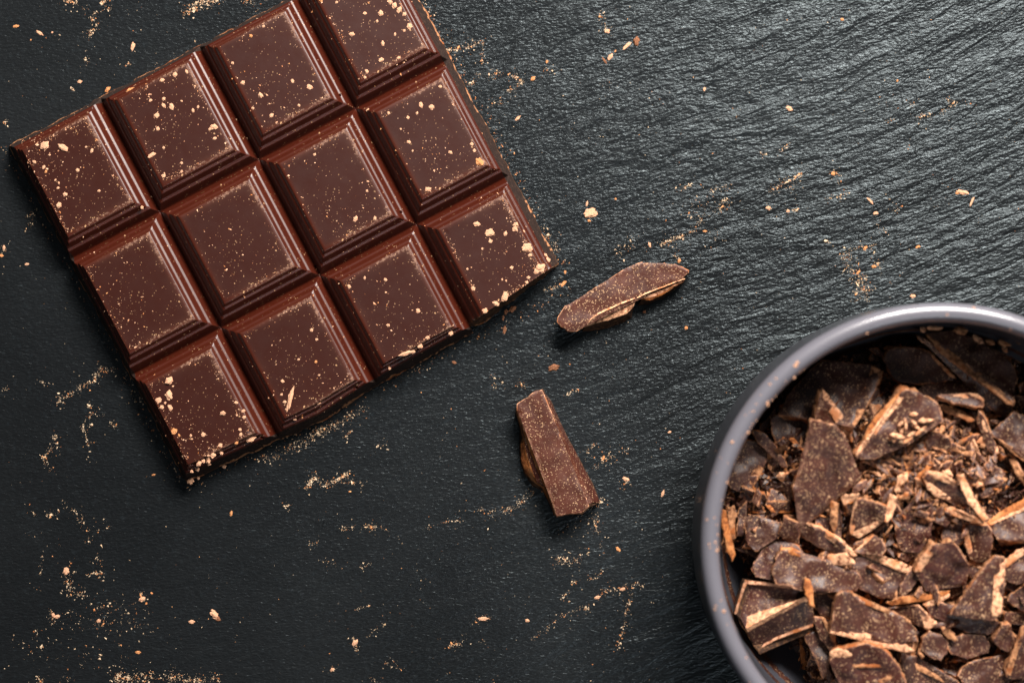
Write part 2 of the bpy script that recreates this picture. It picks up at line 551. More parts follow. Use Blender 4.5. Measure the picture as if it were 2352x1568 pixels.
def slab_mesh(name, pts, thick, ex=(0, 0), step=0.7, jag=0.13, chamfer=0.14, wavy=0.16, mats=None, seed=0, bend=0.0):
    """pts: outline as 2-D Vectors in mm around the origin. Returns a mesh in metres with its top near z = 0."""
    pts = [Vector((p.x, p.y)) for p in pts]
    if area2(pts) < 0: pts.reverse()
    A = abs(area2(pts))
    per = sum((pts[k] - pts[k - 1]).length for k in range(len(pts)))
    wid = 2 * A / per
    chamfer = min(chamfer, 0.28 * wid)
    pts = resample(pts, step)
    n = len(pts)

    def normals(p):
        out = []
        for k in range(len(p)):
            d = p[(k + 1) % len(p)] - p[k - 1]
            d = Vector((-d.y, d.x))
            out.append(d.normalized() if d.length > 1e-9 else Vector((0, 0)))
        return out
    nr = normals(pts)
    pts = [p + q * jag * (mnoise.noise(Vector((p.x * 0.8, p.y * 0.8, seed * 3.1))) * 1.3 + mnoise.noise(Vector((p.x * 2.3, p.y * 2.3, seed + 9))) * 0.9) for p, q in zip(pts, nr)]
    nr = normals(pts)
    ins = [p + q * chamfer * (0.75 + 0.9 * abs(mnoise.noise(Vector((p.x * 1.5, p.y * 1.5, seed + 4))))) for p, q in zip(pts, nr)]

    def zt(x, y):
        return wavy * (mnoise.noise(Vector((x * 0.28, y * 0.28, seed * 1.7))) * 1.8 + mnoise.noise(Vector((x * 0.9, y * 0.9, seed + 2))) * 0.5) + bend * (x * x) * 0.02
    x0, x1 = min(p.x for p in ins), max(p.x for p in ins)
    y0, y1 = min(p.y for p in ins), max(p.y for p in ins)
    g = max(0.75, math.sqrt(A) / 16)
    extra = []
    xx = x0
    rr = random.Random(seed)
    while xx < x1:
        yy = y0
        while yy < y1:
            ax, ay = xx + rr.uniform(-.3, .3) * g, yy + rr.uniform(-.3, .3) * g
            if inside(ins, ax, ay) and min((ax - p.x) ** 2 + (ay - p.y) ** 2 for p in ins) > (0.45 * g) ** 2: extra.append(Vector((ax, ay)))
            yy += g
        xx += g
    r = delaunay_2d_cdt([Vector(p) for p in ins] + extra, [], [list(range(n))], 1, 1e-6, True)
    v2, f2, orig = r[0], r[2], r[3]
    verts = [Vector((p.x, p.y, zt(p.x, p.y))) for p in v2]
    faces = [list(f) for f in f2]
    mi = [0] * len(faces)
    sm = [True] * len(faces)
    mp = {}
    for k, src in enumerate(orig):
        for s in src: mp.setdefault(s, k)
    top = [mp[k] for k in range(n)]
    exv = Vector(ex)
    rings = [top]
    levels = [(0.0, -0.6 * chamfer - 0.03, 0.0), (0.35, -0.35 * thick, 1.0), (0.7, -0.7 * thick, 1.0), (1.0, -thick, 0.6)]
    for f, dz, ja in levels:
        ring = []
        for k in range(n):
            p = pts[k] + exv * f
            o = mnoise.noise(Vector((p.x * 1.6, p.y * 1.6, dz * 3 + seed))) * 0.28 * ja
            p = p + nr[k] * (o - 0.05)
            ring.append(len(verts))
            verts.append(Vector((p.x, p.y, zt(pts[k].x, pts[k].y) + dz + 0.12 * ja * mnoise.noise(Vector((p.x * 2, p.y * 2, seed + dz))))))
        rings.append(ring)
    for a in range(len(rings) - 1):
        for k in range(n):
            q = (k + 1) % n
            if rings[a][k] == rings[a][q]: continue
            faces.append([rings[a][k], rings[a + 1][k], rings[a + 1][q], rings[a][q]])
            mi.append((1 if mnoise.noise(Vector((pts[k].x * .45, pts[k].y * .45, seed + 30))) > -0.08 else 0) if a == 0 else 2)
            sm.append(a > 0)
    faces.append(list(reversed(rings[-1])))
    mi.append(0); sm.append(False)
    ev = []
    for k, v in enumerate(verts):
        if k < len(v2): ev.append(math.exp(-min((v.x - p.x) ** 2 + (v.y - p.y) ** 2 for p in ins) ** 0.5 / 0.55))
        else: ev.append(0.8)
    me = bpy.data.meshes.new(name)
    me.from_pydata([tuple(v * 1e-3) for v in verts], [], faces)
    for m in (mats or (FACE, DUSTY, BROKEN)): me.materials.append(m)
    me.polygons.foreach_set('material_index', mi)
    me.polygons.foreach_set('use_smooth', sm)
    at = me.attributes.new('edge', 'FLOAT', 'POINT')
    at.data.foreach_set('value', ev)
    me.update()
    return me


def A_(x, y): return (1550.4 + x * .34083, 660.3 + y * .34083)
def B_(x, y): return (1550.4 + x * .34083, 1091.0 + y * .34083)


def shard(name, frame, poly, z, thick=1.6, ex=(0, 0), tilt=(0, 0), mats=None, label=None, cat='chocolate shard', group=None, parent=None, seed=0, plane=None, **kw):
    """a slab whose measured outline lies on a tilted plane through height z (mm) at its centre; ex in outline units"""
    P = [frame(*p) for p in poly]
    cx = sum(p[0] for p in P) / len(P)
    cy = sum(p[1] for p in P) / len(P)
    c = W(cx, cy, z * 1e-3)
    tx, ty = tilt
    if plane is not None:      # lie on the parent's tilted face
        pc, ptx, pty, lift = plane
        for _ in range(3):
            zz = pc.z + (c.x - pc.x) * ptx + (c.y - pc.y) * pty + lift
            c = W(cx, cy, zz)
        z = c.z * 1e3
    loc = []
    for px, py in P:
        w = W(px, py, z * 1e-3)
        for _ in range(3):
            zz = z * 1e-3 + (w.x - c.x) * tx + (w.y - c.y) * ty
            w = W(px, py, zz)
        loc.append(w - c)
    nrm = Vector((-tx, -ty, 1)).normalized()
    q = nrm.to_track_quat('Z', 'Y').to_matrix()
    inv = q.inverted()
    pts = [Vector((inv @ v).xy) * 1000 for v in loc]
    me = slab_mesh(name, pts, thick, (ex[0] * 0.0325, -ex[1] * 0.0325), mats=mats, seed=seed, **kw)
    o = bpy.data.objects.new(name, me)
    col.objects.link(o)
    if parent is not None:
        o.parent = parent
        M = parent.matrix_basis.inverted() @ (Matrix.Translation(c) @ q.to_4x4())
        o.matrix_basis = M
    else:
        o.matrix_basis = Matrix.Translation(c) @ q.to_4x4()
    if label: props(o, label, cat, group)
    return o


def loft(name, lines, mats, parent, closed_to=None, jag=0.00008, step=0.0005, seed=0):
    """ribbed surface through polylines [(px,py,z_mm)...]; mats[k] between line k and k+1"""
    n = 60
    rows = []
    for L in lines:
        P = [W(*p[:2], p[2] * 1e-3) for p in L]
        acc = [0]
        for a, b in zip(P, P[1:]): acc.append(acc[-1] + (b - a).length)
        row = []
        for k in range(n):
            s = acc[-1] * k / (n - 1)
            m = max(0, min(len(P) - 2, int(np.searchsorted(acc, s)) - 1))
            t = (s - acc[m]) / max(acc[m + 1] - acc[m], 1e-9)
            row.append(P[m].lerp(P[m + 1], t))
        rows.append(row)
    full, fm = [], []
    for a in range(len(rows) - 1):
        sub = 5
        for q in range(sub):
            full.append([rows[a][k].lerp(rows[a + 1][k], q / sub) for k in range(n)])
            fm.append(a)
    full.append(rows[-1])
    verts, faces, mi = [], [], []
    for a, row in enumerate(full):
        for v in row:
            nz = mnoise.noise_vector(v * 1400 + Vector((seed, 0, 0)))
            n2 = mnoise.noise_vector(v * 500 + Vector((seed, 5, 0)))
            verts.append(v + (nz * jag + n2 * jag * 1.2))
    for a in range(len(full) - 1):
        for k in range(n - 1):
            faces.append([a * n + k, a * n + n + k, a * n + n + k + 1, a * n + k + 1])
            mi.append(fm[a])
    pl = parent.matrix_basis.inverted() if parent is not None else Matrix()
    verts = [pl @ v for v in verts]
    ms = []
    for m in mats:
        if m not in ms: ms.append(m)
    mi = [ms.index(mats[k]) for k in mi]
    return mesh_obj(name, verts, faces, ms, mi, True, parent)


# ------------------------------------------------------------------ bowl
RIM_C = W(2168, 1253, 0.042)
BC = Vector((RIM_C.x, RIM_C.y, 0))
prof_out = [(0.0, 0.0006), (0.020, 0.0004), (0.028, 0.0003), (0.0300, 0.0008), (0.0305, 0.0026), (0.0365, 0.0046), (0.0425, 0.0085), (0.0480, 0.0130), (0.0508, 0.0180), (0.0512, 0.0225), (0.0512, 0.0300), (0.0509, 0.0350), (0.0505, 0.0385)]
prof_in = [(0.0473, 0.0385), (0.0472, 0.0340), (0.0471, 0.0290), (0.0466, 0.0240), (0.0453, 0.0190), (0.0425, 0.0135), (0.0380, 0.0095), (0.0320, 0.0068), (0.0220, 0.0054), (0.0, 0.0050)]


def smooth_profile(p, m=4):
    out = []
    for k in range(len(p) - 1):
        p0, p1, p2, p3 = p[max(k - 1, 0)], p[k], p[k + 1], p[min(k + 2, len(p) - 1)]
        for q in range(m):
            t = q / m
            out.append(tuple(0.5 * (2 * p1[c] + (p2[c] - p0[c]) * t + (2 * p0[c] - 5 * p1[c] + 4 * p2[c] - p3[c]) * t * t + (3 * p1[c] - p0[c] - 3 * p2[c] + p3[c]) * t ** 3) for c in (0, 1)))
    out.append(p[-1])
    return out


def lathe(name, prof, mat, parent=None, seg=160, loop=False):
    verts, faces = [], []
    m = len(prof)
    for s in range(seg):
        a = 2 * math.pi * s / seg
        for r, z in prof: verts.append((max(r, 1e-6) * math.cos(a), max(r, 1e-6) * math.sin(a), z))
    for s in range(seg):
        q = (s + 1) % seg
        for k in range(m if loop else m - 1):
            k2 = (k + 1) % m
            faces.append([s * m + k, q * m + k, q * m + k2, s * m + k2])
    return mesh_obj(name, verts, faces, [mat], None, True, parent)


bowl = bpy.data.objects.new('bowl', None)
bowl.location = BC
col.objects.link(bowl)
props(bowl, 'glossy dark grey round bowl with thick rounded rim, full of chopped chocolate', 'bowl')
wall = lathe('bowl_wall', smooth_profile(prof_out) + smooth_profile(prof_in), BOWL, bowl)
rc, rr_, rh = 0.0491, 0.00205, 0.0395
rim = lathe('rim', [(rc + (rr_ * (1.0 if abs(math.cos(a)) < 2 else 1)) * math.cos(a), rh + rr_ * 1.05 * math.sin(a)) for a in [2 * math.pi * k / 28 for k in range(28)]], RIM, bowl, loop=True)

# ------------------------------------------------------------------ chopped chocolate in the bowl
def pile_z(x, y):
    """height (m) of the heap below world x, y"""
    r = math.hypot(x - BC.x, y - BC.y)
    z = 0.0252 - 0.004 * (r / 0.046) ** 2
    for px, py, rad, dep in ((1672, 1350, 95, 0.016), (1800, 1520, 110, 0.011), (1740, 935, 60, 0.005), (1690, 1010, 60, 0.005), (1910, 800, 150, 0.005), (2130, 800, 130, 0.004), (2280, 850, 110, 0.004)):
        w = W(px, py, 0.015)
        d = math.hypot(x - w.x, y - w.y) / (rad * K)
        z -= dep * math.exp(-d * d)
    z += 0.0012 * mnoise.noise(Vector((x * 160, y * 160, 3)))
    return max(z, 0.0055)


def floor_z(r):
    return float(np.interp(r, [0, .022, .032, .038, .0425, .0453, .0465], [.005, .0054, .0068, .0095, .0135, .019, .024]))


SH = [
 # frame, outline, z, thick, ex, tilt, mats, label, edges
 (A_, [(700,860),(790,690),(900,560),(990,485),(1130,500),(1340,525),(1400,565),(1370,640),(1290,810),(1205,945),(1060,900),(880,870)], 19.5, 2.4, (26,8), (0.10,-0.22), 'D',
  'broad dark shard below the rim at the upper left of the bowl, pale right edge', [([(1330,525),(1400,560),(1370,650),(1290,800),(1205,945),(1190,925),(1260,760),(1310,620)], 20.9, 'U')]),
 (A_, [(640,870),(760,850),(900,880),(925,900),(900,1010),(850,1130),(740,1090),(660,1010)], 17.5, 1.8, (0,10), (0.05,-0.15), 'D',
  'small dark shard tucked left of the biggest speckled shard', []),
 (A_, [(520,960),(600,980),(690,1080),(760,1210),(720,1200),(650,1120),(560,1040)], 19.0, 1.2, (0,6), (0.2,0.1), 'D',
  'thin dark curved splinter beside the rim, above the flat-sided dark chunk', []),
 (A_, [(480,1030),(580,1040),(625,1110),(590,1230),(510,1370),(420,1370),(360,1320),(380,1230),(430,1120)], 18.0, 2.0, (18,6), (-0.15,-0.1), 'D',
  'dark chunk against the left wall of the bowl with a pale worn right side', [([(590,1110),(625,1110),(592,1230),(515,1370),(470,1350),(530,1230)], 19.0, 'U')]),
 (A_, [(640,1350),(700,1380),(780,1440),(812,1500),(760,1500),(650,1480),(612,1465)], 19.0, 2.2, (0,16), (0.0,-0.25), 'F',
  'small brown shard with an orange layered lower edge, left of the biggest speckled shard', [([(612,1465),(700,1455),(805,1492),(790,1514),(650,1512)], 18.6, 'O')]),
 (A_, [(990,690),(1060,800),(1120,900),(1180,1010),(1230,1100),(1180,1085),(1100,945),(1000,912),(945,885),(965,780)], 22.0, 1.8, (-8,0), (-0.25,0.1), 'F',
  'pointed shard standing with a long pale scraped edge, above the biggest speckled shard', [([(995,688),(1050,755),(1130,860),(1200,970),(1252,1082),(1218,1106),(1170,1050),(1108,950),(1030,820),(1000,740)], 24.0, 'P')]),
 (A_, [(925,885),(1000,910),(1105,945),(1175,1070),(1200,1180),(1245,1240),(1262,1290),(1190,1340),(1110,1400),(1040,1440),(1000,1510),(900,1580),(828,1613),(850,1555),(880,1510),(812,1440),(800,1360),(820,1280),(870,1170),(895,1060),(905,950)], 24.5, 1.8, (-6,6), (0.10,0.05), 'F',
  'biggest shard of the heap, flat purplish brown face thickly speckled, lower tip pointed', []),
 (A_, [(1550,680),(1640,710),(1740,760),(1790,800),(1802,900),(1740,910),(1700,950),(1620,1010),(1570,1060),(1480,1080),(1380,1140),(1290,1160),(1215,1140),(1290,1050),(1400,920),(1480,780)], 25.5, 2.6, (-30,-12), (0.12,-0.05), 'F',
  'large kite-shaped shard near the middle carrying a pile of pale shreds, orange left edge', [([(1553,672),(1572,700),(1440,870),(1310,1030),(1222,1142),(1215,1120),(1290,1010),(1420,840)], 26.3, 'P'), ([(1535,680),(1545,705),(1430,850),(1300,1020),(1270,1050),(1290,960),(1350,870),(1450,765)], 25.4, 'O')]),
 (A_, [(1690,420),(1760,480),(1890,610),(1780,640),(1660,655),(1500,635),(1440,560),(1410,480),(1440,410),(1560,400)], 19.0, 1.6, (0,8), (0.05,-0.2), 'D',
  'dark six-sided shard in the shade below the top of the rim', [([(1685,415),(1705,420),(1770,480),(1895,608),(1870,612),(1760,500)], 20.4, 'U')]),
 (A_, [(1690,310),(1850,290),(2000,330),(2120,400),(2240,480),(2305,560),(2285,790),(2180,690),(2050,590),(1900,480),(1780,390)], 21.5, 1.8, (-14,10), (0.0,-0.25), 'D',
  'very long dark shard at the upper right of the heap with a raised orange ridge', [([(1690,308),(1780,370),(1900,465),(2060,575),(2180,675),(2288,792),(2235,770),(2100,665),(1960,565),(1860,485),(1760,395)], 22.8, 'U')]),
 (A_, [(1640,330),(1760,400),(1900,500),(2060,620),(2180,710),(2270,800),(2262,860),(2200,875),(2100,790),(2050,740),(1980,650),(1900,590),(1800,480)], 20.0, 1.8, (0,8), (0.15,0.1), 'F',
  'long brown slab lying under the orange-ridged shard', []),
 (A_, [(1620,690),(1700,640),(1850,620),(1960,650),(2060,740),(2000,800),(1900,790),(1760,760)], 18.5, 1.6, (0,8), (0.0,-0.1), 'F',
  'dull brown slab half hidden behind the narrow light-rimmed shard', []),
 (A_, [(1775,730),(1900,722),(2030,716),(2088,755),(2078,802),(2010,800),(1900,775)], 23.5, 1.4, (0,8), (0.0,-0.4), 'R',
  'narrow shard with a light outline all round, above the loose shavings', [([(1775,728),(1900,716),(2030,712),(2090,752),(2078,766),(2020,735),(1900,735)], 24.2, 'P')]),
 (A_, [(1750,780),(1850,800),(1950,840),(2022,890),(2000,900),(1880,860),(1780,815)], 21.5, 1.2, (0,6), (0.1,-0.3), 'U',
  'thin olive brown splinter directly under the light-outlined shard', []),
 (A_, [(2050,830),(2080,860),(2120,960),(2160,1070),(2150,1112),(2105,1085),(2066,990),(2038,900)], 22.5, 1.6, (-8,0), (0.3,0.1), 'F',
  'upright brown splinter with a pale left edge at the right of the loose shavings', [([(2046,828),(2066,850),(2105,960),(2140,1080),(2120,1085),(2080,980)], 23.6, 'P')]),
 (A_, [(2130,980),(2220,900),(2290,830),(2352,860),(2440,900),(2440,1200),(2352,1150),(2260,1080),(2150,1010)], 22.5, 2.2, (-6,14), (0.1,-0.15), 'F',
  'large plain brown shard leaning in from the right edge of the frame', [([(2135,985),(2160,1000),(2260,1070),(2440,1190),(2440,1215),(2350,1165),(2250,1090)], 22.2, 'U')]),
 (A_, [(2180,1080),(2260,1110),(2352,1180),(2450,1250),(2450,1330),(2330,1290),(2230,1200)], 19.0, 1.6, (0,8), (0.1,0.0), 'D',
  'dark slab under the large plain shard at the right', []),
 (A_, [(1720,970),(1850,1000),(1862,1080),(1800,1110),(1700,1130),(1660,1100)], 22.5, 1.2, (-5,5), (0.1,0.15), 'F',
  'small four-cornered dark chip right of the shred-covered shard', []),
 (A_, [(2010,1210),(2150,1200),(2235,1240),(2190,1310),(2010,1340),(1965,1270)], 22.3, 1.4, (0,8), (0.05,-0.1), 'F',
  'flat dull brown chip just above the pale crossed sticks', []),
 (A_, [(1420,1270),(1500,1250),(1630,1235),(1640,1290),(1540,1325),(1430,1310)], 22.0, 1.2, (0,6), (0.1,-0.3), 'F',
  'slanting brown chip with bright lower edge in the middle of the shavings', []),
 (A_, [(1620,1290),(1660,1230),(1720,1178),(1740,1190),(1700,1250),(1640,1300)], 24.0, 0.8, (0,3), (0.2,0.2), 'O',
  'orange splinter rising over the middle of the shavings', []),
 (B_, [(1675,15),(1700,-20),(1800,0),(1900,60),(1965,100),(2005,200),(1925,218),(1870,165),(1760,140),(1705,90)], 24.5, 1.6, (-6,8), (0.0,0.18), 'F',
  'pinkish brown shard with thick pale edges, left of the long pale stick', [([(1700,-24),(1800,-8),(1905,52),(1890,78),(1800,35),(1715,8)], 25.6, 'P'), ([(1672,15),(1690,25),(1715,80),(1770,122),(1860,150),(1850,170),(1755,145),(1700,95)], 25.0, 'P')]),
 (B_, [(1898,-5),(1940,-2),(2000,110),(2070,220),(2112,290),(2080,312),(2030,240),(1980,190),(1950,110)], 26.5, 1.4, (6,4), (0.1,0.2), 'P',
  'long pale tan stick lying slantwise at the right of the heap', []),
 (B_, [(2112,328),(2240,270),(2360,210),(2450,190),(2450,430),(2250,442),(2170,430),(2130,380)], 24.0, 2.2, (-4,-14), (0.05,-0.1), 'F',
  'speckled brown shard at the right edge with a torn orange top side', [([(2108,312),(2200,238),(2330,168),(2440,140),(2440,190),(2360,212),(2240,270),(2118,327)], 24.4, 'O'), ([(2112,326),(2240,266),(2360,206),(2450,186),(2450,200),(2360,224),(2240,284),(2125,338)], 25.2, 'P')]),
 (B_, [(1822,213),(1880,218),(1990,268),(2082,325),(2040,324),(1960,304),(1880,272)], 25.5, 1.0, (0,5), (0.1,0.0), 'P',
  'short pale splinter pointing at the foot of the long pale stick', []),
 (B_, [(1960,330),(2110,340),(2142,390),(2125,560),(2060,600),(1980,560),(1950,480),(1935,370)], 23.0, 2.2, (-10,0), (0.1,0.0), 'F',
  'squat dark shard with a pale stripe down its left side', [([(1942,338),(1962,345),(1985,420),(2003,520),(1985,545),(1958,470),(1940,390)], 24.0, 'P')]),
 (B_, [(1660,120),(1760,190),(1722,330),(1722,400),(1650,522),(1540,512),(1500,470),(1480,300),(1590,250)], 22.5, 1.8, (-8,6), (0.1,0.1), 'R',
  'tall red-brown smooth shard in the middle of the heap', []),
 (B_, [(1220,168),(1330,180),(1422,210),(1412,290),(1310,370),(1240,422),(1178,390),(1200,300)], 24.0, 1.6, (-6,8), (0.15,0.15), 'F',
  'rosy brown shard with light borders right of the biggest speckled shard', [([(1205,170),(1228,175),(1215,300),(1200,400),(1176,392),(1195,280)], 24.8, 'P'), ([(1176,388),(1240,405),(1310,352),(1415,285),(1420,300),(1315,376),(1240,428)], 24.2, 'P')]),
 (B_, [(900,330),(1000,370),(1110,440),(1222,545),(1192,562),(1050,520),(930,460),(850,410),(828,352)], 22.5, 2.2, (-4,10), (0.1,0.25), 'D',
  'long dark bar-like shard slanting down to the middle with a pale upper edge', [([(880,322),(1000,360),(1115,432),(1225,540),(1200,552),(1100,455),(990,385)], 23.6, 'P')]),
 (B_, [(1190,500),(1320,395),(1392,430),(1425,500),(1390,540),(1300,522),(1220,518)], 23.0, 1.6, (-5,8), (0.1,-0.1), 'F',
  'wedge-shaped brown shard below the rosy one, pale upper left edge', [([(1186,498),(1318,390),(1345,402),(1230,505)], 24.0, 'P')]),
 (B_, [(1215,530),(1370,575),(1500,650),(1590,680),(1530,760),(1500,832),(1380,822),(1250,760),(1180,650),(1190,590)], 22.0, 2.4, (0,12), (0.05,0.15), 'D',
  'rough dark chunk under the long light ridge in the middle of the heap', [([(1215,505),(1300,508),(1420,552),(1560,602),(1632,638),(1612,672),(1500,640),(1380,582),(1270,540)], 23.8, 'P')]),
 (B_, [(1515,740),(1590,640),(1662,618),(1642,700),(1565,800),(1520,832)], 23.0, 1.6, (-4,4), (0.2,-0.2), 'F',
  'furrowed brown stick leaning against the crown-shaped shard', []),
 (B_, [(1740,462),(1800,490),(1870,445),(1942,530),(1982,600),(1962,740),(1830,760),(1690,777),(1660,700),(1618,650)], 25.0, 2.4, (-12,4), (0.12,0.12), 'R',
  'crown-shaped glossy shard with a wide pale upper left edge', [([(1742,456),(1765,490),(1720,560),(1660,650),(1616,652),(1660,560)], 26.0, 'P')]),
 (B_, [(1980,580),(2060,600),(2120,640),(2100,680),(2000,700),(1975,660)], 21.5, 1.6, (0,6), (0,0), 'D',
  'dark shard filling the gap right of the crown-shaped one', [([(1980,578),(2060,598),(2122,634),(2110,650),(2040,625),(1985,606)], 22.2, 'P')]),
 (B_, [(710,500),(790,500),(880,560),(1000,572),(1110,592),(1240,660),(1252,712),(1220,787),(1100,782),(960,782),(850,770),(690,722),(655,660),(680,560)], 23.0, 2.6, (0,14), (0.05,-0.12), 'F',
  'big wavy-edged brown shard in the lower left, above the moulded corner piece', [([(712,492),(790,486),(870,535),(880,562),(790,515),(715,515)], 23.8, 'O')]),
 (B_, [(630,440),(740,428),(830,470),(890,552),(790,495),(705,500),(670,600),(660,705),(540,690),(518,630),(580,520)], 20.5, 2.2, (-6,8), (0.15,-0.1), 'R',
  'dark reddish shard tucked under the left end of the wavy-edged one', []),
 (B_, [(490,258),(560,275),(640,310),(712,320),(722,370),(692,420),(622,432),(540,517),(488,470),(468,350)], 19.5, 1.8, (-10,0), (0.15,0.0), 'D',
  'purplish dark shard near the left wall, above the dark reddish one', []),
 (B_, [(740,285),(822,320),(842,400),(827,480),(740,432),(698,390)], 21.5, 1.6, (-4,4), (0.1,0.2), 'F',
  'small upright brown chip between the biggest speckled shard and the wavy-edged one', []),
 (B_, [(430,220),(482,180),(474,400),(412,416)], 18.5, 1.2, (0,4), (-0.2,0), 'D',
  'narrow dark chip beside the orange flakes on the left wall', []),
 (B_, [(1110,790),(1180,785),(1240,832),(1330,872),(1480,930),(1590,990),(1640,1062),(1560,1122),(1540,1152),(1400,1122),(1200,1062),(1048,1062),(1070,930),(1080,830)], 24.5, 2.6, (0,14), (0.05,0.15), 'F',
  'wide smooth brown shard at the bottom of the picture with a bright pale lower edge', [([(1040,1058),(1160,1056),(1330,1078),(1500,1108),(1612,1182),(1560,1192),(1460,1168),(1280,1118)], 24.2, 'P'), ([(1180,780),(1242,826),(1330,864),(1480,922),(1592,984),(1580,1000),(1470,942),(1320,884),(1230,846)], 25.6, 'U')]),
 (B_, [(1440,890),(1640,878),(1692,950),(1752,1010),(1702,1042),(1600,1002),(1510,942)], 22.8, 1.6, (0,6), (0.1,0.1), 'F',
  'brown shard wedged behind the wide smooth one', [([(1630,872),(1650,880),(1700,945),(1765,1000),(1700,1046),(1680,1020),(1690,985)], 23.5, 'P')]),
 (B_, [(1716,1038),(1738,1062),(1795,1072),(1842,1122),(1834,1196),(1792,1247),(1748,1238),(1658,1180),(1674,1100)], 23.5, 2.2, (0,10), (0,0.1), 'F',
  'rounded pebble-like dark piece near the bottom of the heap', []),
 (B_, [(1850,1105),(1940,1066),(1990,1088),(2060,1074),(2126,1140),(2108,1192),(2010,1206),(1975,1232),(1870,1205),(1836,1160)], 22.5, 1.8, (0,8), (0,0.1), 'F',
  'mottled brown chip right of the pebble-like piece', []),
 (B_, [(1790,1020),(1852,1030),(1902,1100),(1882,1122),(1820,1080)], 24.5, 0.9, (0,3), (0.1,0.1), 'U',
  'tan leaf-like flake above the pebble-like piece', []),
 (B_, [(1690,880),(1780,852),(1900,880),(2000,960),(2120,990),(2212,1000),(2150,1072),(2000,1062),(1860,1012),(1720,942)], 23.0, 1.8, (0,10), (0.05,0.12), 'R',
  'long reddish slab under the broad sail-shaped shard', [([(1672,872),(1700,850),(1780,840),(1850,800),(1842,822),(1780,862),(1700,892)], 23.9, 'P')]),
 (B_, [(2160,540),(2217,550),(2219,700),(2202,930),(2130,982),(1980,962),(1858,940),(1920,860),(2000,730),(2080,630)], 26.0, 2.2, (6,4), (-0.1,0.1), 'F',
  'broad sail-shaped shard with a pale crumbly right edge', [([(2170,600),(2222,590),(2218,760),(2194,940),(2140,956),(2128,900),(2160,780),(2150,680)], 26.8, 'P')]),
 (B_, [(2225,610),(2300,545),(2430,470),(2430,720),(2300,742),(2235,700)], 24.0, 2.0, (-4,-6), (0,-0.05), 'F',
  'brown shard at the right edge with a wide crusty pale top, beside the sail-shaped one', [([(2216,585),(2300,515),(2430,435),(2430,480),(2310,555),(2235,620)], 25.0, 'P')]),
 (B_, [(2235,845),(2330,760),(2440,690),(2440,935),(2330,905)], 23.0, 2.0, (-4,10), (0,0.1), 'D',
  'dark smooth shard at the right edge, below the crusty pale one', []),
 (B_, [(2225,920),(2330,930),(2440,960),(2440,1010),(2330,1000),(2215,1000)], 21.5, 1.6, (0,6), (0,0), 'F',
  'low speckled slab at the right edge below the dark smooth shard', []),
 (B_, [(2150,1120),(2200,1002),(2262,1010),(2284,1120),(2250,1192),(2180,1162)], 23.5, 1.8, (4,4), (-0.1,0.2), 'F',
  'small brown shard with a dusty ridge near the lower right of the picture', [([(2198,995),(2240,990),(2285,1110),(2262,1130),(2225,1060)], 24.4, 'U')]),
 (B_, [(2280,1200),(2345,1050),(2440,1000),(2440,1380),(2240,1365),(2228,1322)], 24.5, 2.4, (-8,0), (0.1,0), 'F',
  'tall brown shard standing in the lower right corner of the picture', [([(2340,1045),(2356,1055),(2300,1200),(2262,1350),(2228,1345),(2270,1200)], 25.4, 'U')]),
 (B_, [(1070,1190),(1150,1170),(1280,1130),(1420,1172),(1500,1282),(1560,1402),(1540,1480),(1150,1490),(1100,1330),(1048,1262)], 25.0, 3.0, (-8,8), (0.08,0.1), 'R',
  'large cracked moulded chunk cut by the bottom of the picture', [([(1045,1190),(1110,1170),(1200,1190),(1190,1215),(1110,1225),(1052,1262)], 25.9, 'P'), ([(1190,1278),(1460,1274),(1462,1290),(1200,1298)], 26.1, 'U'), ([(1360,1390),(1470,1340),(1560,1400),(1550,1440),(1400,1430)], 25.6, 'U')]),
 (B_, [(870,1080),(940,1040),(1010,1100),(1072,1180),(1042,1262),(1000,1372),(960,1262),(920,1180)], 18.5, 2.2, (0,8), (0.1,0), 'D',
  'dark upright slab left of the cracked moulded chunk', []),
 (B_, [(925,950),(990,955),(1062,1060),(1084,1160),(1042,1182),(975,1090)], 20.5, 1.4, (-4,4), (0.2,0.1), 'F',
  'slim brown splinter between the moulded corner piece and the cracked chunk', [([(980,950),(998,960),(1070,1060),(1090,1160),(1078,1165),(1055,1070)], 21.2, 'U')]),
 (B_, [(1530,1195),(1640,1230),(1760,1300),(1900,1380),(1960,1450),(1700,1460),(1560,1392),(1508,1290)], 22.0, 2.2, (0,10), (0.05,0.1), 'D',
  'mottled dark slab at the bottom of the picture, right of the cracked chunk', [([(1540,1230),(1600,1255),(1740,1330),(1860,1400),(1850,1415),(1720,1350),(1580,1285)], 22.9, 'U')]),
 (B_, [(1980,1262),(2120,1222),(2240,1200),(2262,1320),(2242,1430),(2000,1450),(1908,1352)], 21.5, 2.0, (0,8), (0,0.05), 'F',
  'dull speckled slab in the lower right, left of the tall standing shard', []),
 (B_, [(1420,858),(1600,815),(1850,780),(1842,800),(1660,850),(1470,882)], 23.5, 1.0, (0,4), (0.05,0.1), 'O',
  'long thin orange-brown stick under the crown-shaped shard', []),
 (B_, [(1765,238),(1862,250),(1872,300),(1830,347),(1752,320)], 23.5, 1.2, (0,6), (0.1,0.1), 'F',
  'small brown chip with a bright rim left of the squat dark shard', []),
 (B_, [(1800,330),(1880,340),(1905,430),(1870,480),(1805,470)], 22.0, 1.4, (-4,4), (0.1,0), 'F',
  'small plain chip left of the pale-striped squat shard', []),
 (B_, [(1112,160),(1150,130),(1242,122),(1225,158),(1140,198)], 25.5, 0.9, (0,3), (0.1,0.1), 'P',
  'small pale flake on the lower right of the biggest speckled shard', []),
 (B_, [(1450,128),(1492,150),(1472,250),(1432,327),(1408,312),(1430,220)], 25.0, 0.9, (0,3), (0.1,-0.1), 'P',
  'upright pale splinter right of the rosy shard', []),
